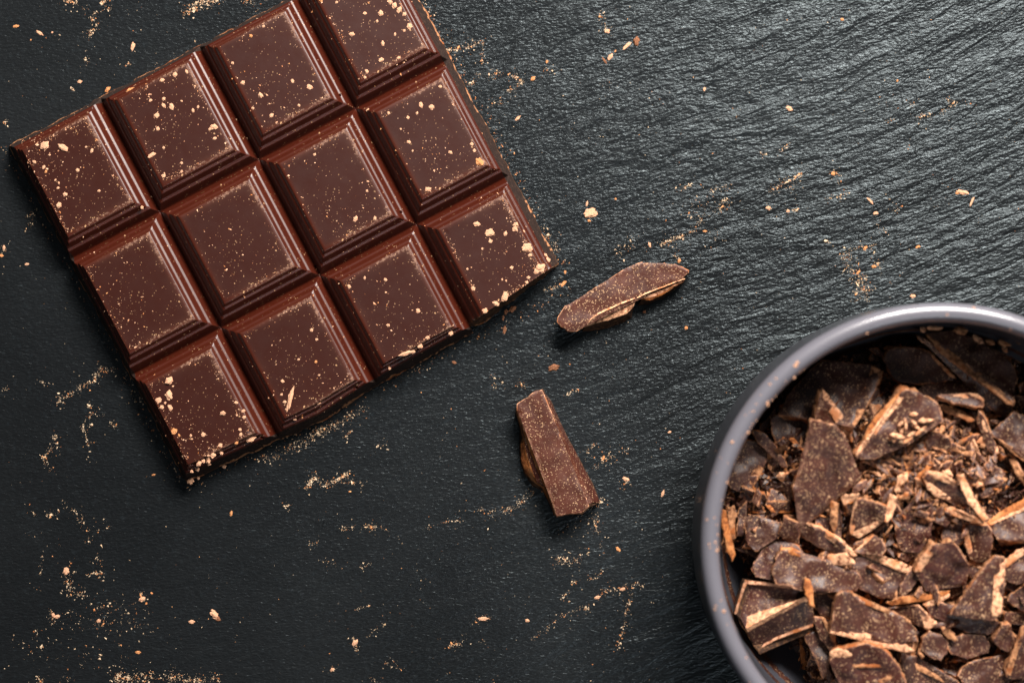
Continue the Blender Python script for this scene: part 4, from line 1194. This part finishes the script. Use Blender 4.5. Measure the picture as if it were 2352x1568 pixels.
SLC = [  # px, py, r, elong, yaw, mat, label
 (37, 61, 5, 1.6, 0.1, CRUMB_O, 'orange oval crumb alone near the top left corner'),
 (91, 76, 5.5, 1.9, -0.5, CRUMB, 'pale crooked crumb right of the orange oval one'),
 (120, 75, 2.5, 1, 0, CRUMB, 'tiny pale dot of a crumb near the top left corner'),
 (71, 92, 2, 1, 0, CRUMB_O, 'tiny orange dot of a crumb below the crooked one'),
 (305, 107, 6.5, 2.0, 1.4, CRUMB, 'pale upright flake of a crumb above the left part of the bar'),
 (1358, 490, 13, 1.35, 0.15, CRUMB, 'broad flat pale crumb on the slate right of the bar'),
 (1462, 95, 9, 1.5, 1.3, CRUMB_B, 'brown end piece of the crumb chain near the top of the slate'),
 (1441, 105, 6, 2.4, 0.75, CRUMB, 'pale bone-shaped crumb in the chain near the top of the slate'),
 (1402, 131, 6.5, 1.5, 0.9, CRUMB, 'pale lump at the lower end of the crumb chain'),
 (1388, 139, 4.5, 2.4, -0.9, CRUMB_B, 'thin brown splinter touching the lower end of the crumb chain'),
 (1395, 72, 6, 1.3, 0.2, CRUMB, 'pale powdery crumb above the crumb chain'),
 (1413, 118, 2.5, 1.6, 1.0, CRUMB_O, 'tiny orange crumb between the chain pieces'),
 (1934, 45, 4, 1.1, 0, CRUMB_O, 'lone orange crumb near the top right of the slate'),
 (1813, 250, 7, 1.3, -0.6, CRUMB, 'round pinkish crumb in the open slate at the upper right'),
 (1914, 399, 5, 1.1, 0, CRUMB_O, 'small orange lump in the middle of the right-hand slate'),
 (2212, 442, 8, 2.0, -0.25, CRUMB, 'pale flat flake close to the right edge of the slate'),
 (2198, 444, 3.5, 1.2, 0, CRUMB_O, 'small orange grain touching the pale flake near the right edge'),
 (2233, 462, 4.5, 3.0, 1.15, CRUMB, 'thin pale stick below the pale flake near the right edge'),
 (1999, 462, 4.5, 2.6, -0.8, CRUMB, 'thin slanting stick of a crumb left of the pale flake'),
 (2012, 490, 4.5, 1.5, 0.1, CRUMB, 'pale little crumb below the slanting stick'),
 (1765, 478, 5.5, 1.4, -0.2, CRUMB, 'pale three-cornered crumb left of the slanting stick'),
 (1810, 485, 4, 1.3, 0.3, CRUMB, 'faint pale crumb right of the three-cornered one'),
 (1561, 200, 1, 1, 0, CRUMB, None),
 (1618, 205, 4, 1.5, 1.4, CRUMB, 'small pale crumb left of the round pinkish one'),
 (2061, 186, 3, 1, 0, CRUMB_O, 'orange grain at the upper right, above the faint powder ring'),
 (2109, 567, 4, 1.7, 0.3, CRUMB_O, 'orange crumb right of the scattered powder above the bowl'),
 (2097, 680, 5.5, 1.3, -0.2, CRUMB, 'pale crumb on the slate just above the rim of the bowl'),
 (1987, 570, 4.5, 1.4, 1.0, CRUMB_O, 'largest orange crumb at the top of the powder above the bowl'),
 (2007, 612, 4.5, 1.3, 0.2, CRUMB_O, 'orange crumb at the right of the powder above the bowl'),
 (1971, 626, 4, 1.7, 0.9, CRUMB_O, 'orange crumb in the thick of the powder above the bowl'),
 (1205, 181, 1, 1, 0, CRUMB, None),
 (1224, 181, 5.5, 1.3, 0.9, CRUMB_O, 'orange-pink crumb just right of the upper part of the bar'),
 (1189, 272, 5, 1.8, 0.8, CRUMB, 'pale oval crumb beside the bar, third from its upper right side'),
 (1256, 142, 3.5, 1.4, 1.4, CRUMB_O, 'small orange crumb in the sparse chain beside the top of the bar'),
 (1348, 468, 4, 1.8, 1.4, CRUMB, 'small crumb touching the broad flat pale one from above'),
 (1353, 507, 3.5, 1.2, 0, CRUMB_O, 'orange grain under the broad flat pale crumb'),
 (1414, 457, 3, 1.1, 0, CRUMB_O, 'orange grain right of the broad flat pale crumb'),
 (1492, 562, 4.5, 1.8, 1.9, CRUMB, 'pale crumb above the long pointed shard'),
 (1619, 531, 3.5, 1.6, 0.1, CRUMB_O, 'orange crumb in the fine powder above the shard'),
 (1560, 599, 4.5, 1.5, 0.9, CRUMB_O, 'orange crumb just above the tip of the long pointed shard'),
 (1576, 753, 4.5, 1.2, 0.6, CRUMB_O, 'orange cluster crumb below the tip of the long pointed shard'),
 (1272, 844, 10, 1.6, 0.15, CRUMB_B, 'brown jagged crumb between the two shards on the slate'),
 (1480, 716, 4, 1.2, 0.4, CRUMB_B, 'brown grain in the shadow under the long pointed shard'),
 (1295, 651, 5, 1.9, 0.9, CRUMB_O, 'orange sliver between the bar corner and the pointed shard'),
 (1298, 625, 3.5, 1.5, 1.6, CRUMB_O, 'small orange crumb right of the lower corner of the bar'),
 (1177, 710, 8, 1.3, 0.8, CRUMB_B, 'brown crumb cluster in the shadow below the right corner of the bar'),
 (1162, 716, 6, 1.4, 1.2, CRUMB_B, 'brown crumb left of the cluster in the bar shadow'),
 (1159, 757, 5.5, 1.9, 1.4, CRUMB_B, 'brown upright flake in the shadow below the bar'),
 (1156, 730, 4, 2.0, 1.5, CRUMB_B, 'thin brown crumb in the shadow below the bar'),
 (1043, 832, 4.5, 1.3, -0.2, CRUMB_B, 'brown-orange crumb left of centre below the bar'),
 (1438, 1100, 6, 1.5, -0.4, CRUMB, 'pale crumb right of the straight-sided fragment, end of a powder trail'),
 (1522, 1133, 5, 1.9, 1.3, CRUMB, 'pale upright crumb between the fragment and the bowl'),
 (1538, 992, 3.5, 1.3, 0.3, CRUMB, 'tiny pale crumb between the fragment and the bowl, upper one'),
 (1424, 901, 1, 1, 0, CRUMB, None),
 (1386, 1051, 4, 1.6, 1.2, CRUMB_O, 'orange crumb beside the right flank of the straight-sided fragment'),
 (1420, 1261, 5, 1.5, -0.9, CRUMB_O, 'orange crumb below and right of the straight-sided fragment'),
 (1430, 1352, 5, 1.4, 0.2, CRUMB, 'round pale crumb at a bend of the powder trail near the bowl'),
 (1372, 1371, 5.5, 1.5, 0.4, CRUMB, 'pale crumb left of the bend of the powder trail'),
 (1211, 1424, 4.5, 1.2, 0, CRUMB, 'pale roundish crumb alone at the bottom centre'),
 (1109, 1420, 7, 1.9, 0.1, CRUMB, 'pale wide crumb at the bottom centre left'),
 (816, 1475, 7, 1.4, 0.8, CRUMB, 'pale lump in the lower left centre of the slate'),
 (763, 1537, 4.5, 1.5, 0.6, CRUMB, 'pale crumb close to the bottom edge of the slate'),
 (492, 1410, 10, 1.4, -0.9, CRUMB, 'pale top of the largest crumb in the lower left'),
 (499, 1419, 7, 1.4, -0.7, CRUMB_B, 'brown lower half of the largest crumb in the lower left'),
 (531, 1179, 4.5, 1.5, 1.5, CRUMB_O, 'orange crumb below the bottom corner of the bar'),
 (353, 1090, 3, 1.6, 0.2, CRUMB_O, 'orange crumb left of the bottom corner of the bar'),
 (131, 1415, 5.5, 1.5, 0.1, CRUMB, 'pale crumb at the far lower left'),
 (122, 1411, 4.5, 1.3, 1.1, CRUMB, 'pale crumb next to another at the far lower left'),
 (152, 1310, 8, 1.2, 1.2, CRUMB, 'largest pale crumb in the powder at the lower left'),
 (326, 1375, 7, 1.2, 0.7, CRUMB, 'pale crumb right of the powder at the lower left'),
 (440, 1427, 6, 1.3, 0.2, CRUMB, 'pale crumb just left of the largest crumb in the lower left'),
 (86, 1530, 1, 1, 0, CRUMB, None),
 (317, 1497, 5, 1.4, 0.1, CRUMB_O, 'orange crumb above the powder at the bottom left'),
 (227, 1425, 5, 1.3, 0.3, CRUMB, 'pale crumb amid the orange grains at the lower left'),
 (9, 568, 4, 1.5, 1.5, CRUMB, 'pale crumb at the left edge below the bar corner'),
 (62, 607, 4, 1.4, 0.1, CRUMB, 'pale crumb left of the bar, near the left edge'),
 (3, 587, 4.5, 1.2, 0.1, CRUMB_O, 'orange crumb cut by the left edge of the slate'),
 (247, 206, 6, 1.4, 0.9, CRUMB_O, 'orange crumb leaning on the upper left side of the bar'),
 (183, 188, 5, 1.2, 0.4, CRUMB, 'pale soft crumb above the upper left side of the bar'),
 (1175, 1290, 1, 1, 0, CRUMB, None),
]
for (px, py, r, el, yaw, m, lab) in SLC:
    if lab is None: continue
    crumb(px, py, r * 0.82, 'slate', m, el, yaw, lab, 'loose crumbs on the slate')

# specks caught on the rim of the bowl
rr = random.Random(21)
for k in range(58):
    a = math.radians(rr.choice([rr.gauss(185, 30), rr.gauss(140, 18), rr.uniform(60, 240)]))
    ph = math.radians(rr.uniform(50, 160))
    x = BC.x + (rc + rr_ * math.cos(ph)) * math.cos(a)
    y = BC.y + (rc + rr_ * math.cos(ph)) * math.sin(a)
    z = rh + rr_ * 1.05 * math.sin(ph)
    me_ = CR.setdefault((k % 7, CRUMB.name), None) or next(v for v in CR.values() if v)
    o = bpy.data.objects.new('crumb', me_)
    s = rr.choice([0.00009, 0.00011, 0.00013, 0.00017, 0.00026])
    o.scale = (s * rr.uniform(1, 1.6), s, s)
    o.location = (x, y, z + s * .3)
    o.rotation_euler = (0, 0, rr.uniform(0, 6.28))
    col.objects.link(o)
    props(o, 'tiny tan speck sitting on the rounded rim of the bowl', 'crumb', 'specks on the rim of the bowl')

# ------------------------------------------------------------------ cocoa dust on the slate
c3 = lambda x, y: (x * .43945, 459.4 + y * .43945)
c3b = lambda x, y: (x * .4875, 803.9 + y * .4875)
c4b = lambda x, y: (689 + x * .4508, 861.3 + y * .4508)
c2b = lambda x, y: (1205.9 + x * .4873, y * .4873)
c1b = lambda x, y: (x * .17106, y * .17106)
TR = [  # frame, polyline, weight, width
 (c3, [(600,880),(520,885),(500,940),(430,970),(395,1000),(340,1030),(295,1060)], 2.2, 6), (c3, [(440,1080),(480,1075),(470,1130),(440,1160),(435,1200),(455,1250),(475,1330),(455,1350)], 1.6, 4),
 (c3, [(290,1250),(300,1280),(230,1330),(240,1380),(300,1440)], 1.8, 5), (c3, [(540,1120),(600,1190)], 1.2, 4), (c3, [(30,250),(5,290)], 1.2, 3), (c3, [(130,170),(190,60)], .6, 3), (c3, [(210,950),(260,960)], 1, 3),
 (c3, [(640,900),(740,1000),(700,1050)], .9, 14), (c3, [(10,990),(70,960)], .6, 5),
 (c3b, [(200,960),(190,1060)], 1.3, 4), (c3b, [(310,1030),(320,1110),(340,1150),(400,1155)], 2.4, 10), (c3b, [(400,1052),(490,1050)], 2, 3), (c3b, [(455,975),(475,1000)], 2.4, 6), (c3b, [(660,1140),(690,1180)], 2.2, 6),
 (c3b, [(420,1200),(550,1230),(690,1300)], 1.5, 26), (c3b, [(300,1250),(420,1290),(560,1310)], .8, 20), (c3b, [(550,1565),(556,1530),(600,1540)], 4, 5), (c3b, [(600,1550),(700,1532),(780,1540),(860,1530)], 3.4, 9), (c3b, [(860,1560),(1040,1545)], 2.8, 8),
 (c3b, [(170,1530),(200,1568)], 3, 4), (c3b, [(290,1530),(330,1560)], 3, 4), (c3b, [(220,780),(280,762)], 2, 4), (c3b, [(300,750),(330,735),(420,850)], 1, 8), (c3b, [(150,760),(170,775)], 1.2, 3), (c3b, [(450,855),(530,825)], 1, 4),
 (c3b, [(1200,520),(1300,500),(1450,410),(1600,345)], 2.2, 10), (c3b, [(1440,655),(1470,605),(1500,612)], 2, 4), (c3b, [(1515,642),(1649,580)], 2.2, 3), (c3b, [(1350,738),(1380,722)], 1.4, 3), (c3b, [(240,420),(290,410)], 1.6, 5),
 (c3b, [(60,1380),(320,1440),(600,1480)], .5, 40), (c3b, [(180,1110),(200,1135)], 1.6, 3), (c3b, [(230,1210),(260,1290)], 1.6, 4), (c3b, [(160,1320),(180,1335)], 2, 4), (c3b, [(400,905),(430,880)], 1.4, 6),
 (c4b, [(0,380),(60,310),(210,240),(340,160)], 1.6, 8), (c4b, [(35,575),(55,535),(90,522)], 2, 3), (c4b, [(110,570),(180,540),(240,500)], 2.6, 3), (c4b, [(200,545),(280,547)], 1.8, 3), (c4b, [(300,540),(325,570)], 1.8, 3),
 (c4b, [(210,790),(290,770)], 1.4, 3), (c4b, [(330,772),(400,770),(450,785)], 2.4, 4), (c4b, [(630,785),(740,750),(860,735)], .9, 4), (c4b, [(960,700),(1060,690),(1130,640),(1200,585)], 2, 7), (c4b, [(910,690),(940,685)], 1.6, 3),
 (c4b, [(1490,700),(1505,745),(1520,790)], 2.2, 6), (c4b, [(1520,800),(1545,900)], .7, 5), (c4b, [(1300,935),(1380,948),(1440,925),(1470,880)], 2, 9), (c4b, [(1340,780),(1480,750)], .8, 16), (c4b, [(1380,1068),(1430,1035)], 3, 4), (c4b, [(1430,1035),(1520,1030),(1555,975)], 1, 5),
 (c4b, [(1330,1140),(1360,1115)], 1.6, 3), (c4b, [(1450,1195),(1500,1172)], 2, 3), (c4b, [(1500,1140),(1560,1095),(1640,1090),(1730,1060)], 1.5, 5), (c4b, [(1690,1060),(1690,1130),(1665,1190),(1645,1300),(1620,1405)], 1.5, 4),
 (c4b, [(1440,1180),(1340,1220),(1250,1290),(1170,1350)], .8, 4), (c4b, [(895,1240),(965,1240)], 2.6, 3), (c4b, [(270,1335),(285,1365),(290,1405)], 2.2, 3), (c4b, [(340,1330),(380,1300),(450,1265)], .8, 4), (c4b, [(280,1195),(355,1170)], 1.2, 3),
 (c4b, [(40,865),(90,850)], 2, 3), (c4b, [(310,985),(370,955)], 1, 3), (c4b, [(110,945),(180,955)], 1.2, 4), (c4b, [(1340,108),(1420,75)], 2.4, 4), (c4b, [(1455,400),(1500,350)], 1.3, 4), (c4b, [(1490,480),(1560,420),(1670,380)], 1.4, 6),
 (c4b, [(1620,582),(1680,530)], 1.8, 3), (c4b, [(750,1390),(850,1350)], 1.6, 4), (c4b, [(920,1345),(975,1390)], .9, 4), (c4b, [(1440,700),(1540,630)], 1.4, 8), (c4b, [(980,10),(990,70)], 1, 4), (c4b, [(1010,15),(1030,30)], 1.8, 3), (c4b, [(360,1540),(400,1568)], 1, 4), (c4b, [(450,1460),(510,1500)], 1, 10), (c4b, [(150,1500),(175,1495)], 2.6, 3), (c4b, [(1100,30),(1150,70)], 1.4, 3), (c4b, [(980,1550),(990,1568)], 1, 2),
 (c4b, [(390,365),(440,352)], 1, 3), (c4b, [(230,315),(270,280)], 1.2, 3), (c4b, [(1300,1220),(1330,1215)], .6, 3),
 (c2b, [(350,50),(365,110),(392,150)], 1.8, 6), (c2b, [(1150,905),(1190,880),(1260,845),(1310,815)], 3.2, 3), (c2b, [(1230,885),(1265,890)], 1.6, 3), (c2b, [(730,900),(780,870)], 2.2, 4), (c2b, [(870,905),(980,865)], 1.3, 4), (c2b, [(760,1000),(860,960)], .9, 16), (c2b, [(910,1000),(930,960),(970,940)], 2, 7),
 (c2b, [(640,1155),(720,1120),(800,1085),(830,1030)], 2.2, 4), (c2b, [(420,1200),(500,1160),(510,1100)], .9, 9), (c2b, [(1515,1180),(1515,1250),(1560,1300),(1600,1370),(1560,1414)], 2.8, 12), (c2b, [(1550,1170),(1610,1165),(1660,1150)], 1.6, 5), (c2b, [(1640,1260),(1680,1240)], 1.6, 7), (c2b, [(1600,1300),(1610,1390)], 1.8, 14),
 (c2b, [(1810,500),(1870,465)], 1.4, 5), (c2b, [(1840,560),(1880,545),(1960,530),(2035,490),(1970,460)], 1.3, 5), (c2b, [(1690,575),(1740,560)], .8, 3), (c2b, [(1200,715),(1240,685)], 1.6, 4), (c2b, [(1105,720),(1140,740)], 1.4, 3), (c2b, [(1410,940),(1480,925),(1530,908)], 1.2, 3), (c2b, [(1660,1060),(1710,1100)], .9, 6), (c2b, [(1720,990),(1780,975)], .9, 4),
 (c2b, [(1440,790),(1490,860)], .9, 12), (c2b, [(1140,975),(1160,985)], 3, 3), (c2b, [(1235,998),(1290,985)], 1.3, 3), (c2b, [(80,1060),(110,1110),(150,1180)], 1, 8), (c2b, [(90,1370),(150,1355),(180,1330)], 1.8, 3), (c2b, [(1405,1130),(1440,1150)], 1.2, 4), (c2b, [(700,1200),(740,1235)], 1, 3), (c2b, [(1000,540),(995,560)], 1, 3), (c2b, [(370,415),(405,395)], .9, 3), (c2b, [(80,340),(165,325)], 1, 8),
 (c2b, [(820,1180),(950,1090)], .5, 22), (c2b, [(560,1160),(600,1165)], 1, 3), (c2b, [(1000,950),(1070,940)], 1, 3),
 (f2, [(1545,352),(1640,350),(1720,322),(1805,285)], 2, 4), (f2, [(1800,290),(1795,400),(1790,440)], .9, 3), (f2, [(1850,535),(1920,505)], 2, 4), (f2, [(1960,640),(2030,610),(2065,570),(2040,545),(1970,530)], 2, 4), (f2, [(1860,725),(1900,715),(1960,735)], 2, 4), (f2, [(1740,520),(1790,520)], 1.2, 3), (f2, [(1680,600),(1740,580)], 1, 4), (f2, [(1860,850),(1910,850)], .8, 4),
 (c1b, [(870,15),(960,20),(1020,50)], 3.4, 5), (c1b, [(1360,50),(1430,10)], 4, 3), (c1b, [(1110,140),(1160,110)], 3, 3), (c1b, [(1230,310),(1260,180),(1345,180)], 2.2, 5), (c1b, [(1200,520),(1225,400),(1310,420)], 2.6, 4), (c1b, [(1290,310),(1300,355)], 3, 3), (c1b, [(1440,130),(1470,110)], 2.4, 3), (c1b, [(1135,790),(1170,840)], 2, 3), (c1b, [(960,1170),(980,1220)], 2.4, 3), (c1b, [(1680,890),(1740,840)], 1.4, 3), (c1b, [(1050,1110),(1110,1075)], 2.2, 3),
 (f1, [(1290,90),(1340,55),(1400,30),(1470,12),(1530,0)], 4.5, 9), (f1, [(1700,15),(1770,25)], 4, 5), (f1, [(1850,-5),(1880,5)], 2, 3), (f1, [(20,840),(50,880)], 1.6, 4), (f1, [(180,1505),(240,1490)], 1, 3),
]
items = []
dr = random.Random(33)


def dust_at(px, py, s, m=None):
    w = W(px, py)
    z = gz(w.x, w.y)
    s *= K
    items.append(((w.x, w.y, z + s * .15), s * dr.uniform(.8, 1.8), s * dr.uniform(.6, 1.0), s * dr.uniform(.35, .7), dr.uniform(0, 6.28), dr.gauss(0, .15), (0 if dr.random() < .75 else 1) if m is None else m))


for fr, poly, wt, wd in TR:
    P = [Vector(fr(*p)) for p in poly]
    for a, b in zip(P, P[1:]):
        L = (b - a).length
        n = int(L * wt * 1.0 + 4)
        for _ in range(n):
            t = dr.random()
            p = a.lerp(b, t)
            # patchy: grains gather in knots along the stroke
            g = mnoise.noise(Vector((p.x * .09, p.y * .09, 7)))
            if dr.random() > 0.60 + g * 1.5: continue
            sg = wd * .6 + (7 if dr.random() < .3 else 0)
            q = p + Vector((dr.gauss(0, sg), dr.gauss(0, sg)))
            dust_at(q.x, q.y, min(dr.lognormvariate(-0.28, .6), 3.6))
for _ in range(2600):     # sparse single grains
    px, py = dr.uniform(-20, 2380), dr.uniform(-20, 1590)
    g = mnoise.noise(Vector((px * .006, py * .006, 2)))
    if dr.random() > .45 + g: continue
    dust_at(px, py, dr.choice([.5, .6, .7, .9, 1.5]), 1 if dr.random() < .4 else 0)
for _ in range(420):      # grains fallen along the foot of the bar
    t = dr.random()
    s = dr.choice('lrb')
    u, v = (UG[0] - abs(dr.gauss(0, 7)), dr.uniform(VG[0], VG[3])) if s == 'l' else (UG[4] + abs(dr.gauss(0, 12)), dr.uniform(VG[0], VG[3] - 40)) if s == 'r' else (dr.uniform(UG[0], UG[4]), VG[3] + abs(dr.gauss(0, 10)))
    px, py = u * cu - v * su, u * su + v * cu
    dust_at(px, py, dr.choice([.8, 1.2, 1.8]), dr.choice([0, 1, 2]))
flakes('cocoa_dust', items, [DUSTM, CRUMB_O, CRUMB_B], 'pale powdery grains smeared in thin trails over the slate')

# dust on the bar
items = []
for j in range(3):
    for i in range(4):
        l, r, tp, b = cell_sides(i, j)
        pu0, pu1, pv0, pv1 = l[0] + l[1], r[0] - r[1], tp[0] + tp[1], b[0] - b[1]
        dens = {(0, 0): 2.3, (1, 0): 1.5, (3, 0): 2.2, (0, 1): 1.3, (3, 2): 2.0, (0, 2): 1.7}.get((i, j), 0.9)
        spots = []
        for _ in range(int(300 * dens)):
            m = dr.random()
            if m < 0.58:      # along plateau borders
                e = dr.choice('lrtb' if (i, j) != (3, 2) else 'lrbbr')
                d = abs(dr.gauss(0, 6))
                if e == 'l': u, v = pu0 + d, dr.uniform(pv0, pv1)
                elif e == 'r': u, v = pu1 - d, dr.uniform(pv0, pv1)
                elif e == 't': u, v = dr.uniform(pu0, pu1), pv0 + d
                else: u, v = dr.uniform(pu0, pu1), pv1 - d
                if mnoise.noise(Vector((u * .03, v * .03, 4))) < -0.05: continue
            elif m < 0.80:    # anywhere on the square, also in the grooves
                u, v = dr.uniform(l[0], r[0]), dr.uniform(tp[0], b[0])
            else:             # a drift in one corner
                cu_, cv_ = {(0, 0): (-80, 380), (1, 0): (200, 390), (3, 0): (790, 330), (3, 2): (800, 1120), (0, 2): (-80, 1120), (0, 1): (-80, 760)}.get((i, j), (pu0 + 60, pv1 - 60))
                u, v = cu_ + dr.gauss(0, 34), cv_ + dr.gauss(0, 55)
            if not (pu0 - 30 < u < pu1 + 30 and pv0 - 30 < v < pv1 + 30): continue
            h, tm, _ = height(np.array([u]), np.array([v]), (l, r, tp, b))
            vv = float(warp_v(u, v))
            x, y = uv_to_xy(u, vv)
            s = min(dr.lognormvariate(-.25, .5), 3.0) * K
            items.append(((x, y, float(h[0]) * 1e-3 + s * .25), s * dr.uniform(.8, 1.6), s * dr.uniform(.7, 1.0), s * .45, dr.uniform(0, 6.28), 0, 0 if dr.random() < .8 else 1))
flakes('crumb_dust', items, [CRUMB, CRUMB_O], 'fine tan grains dusting the squares of the chocolate bar')
print('objects', len(bpy.data.objects))
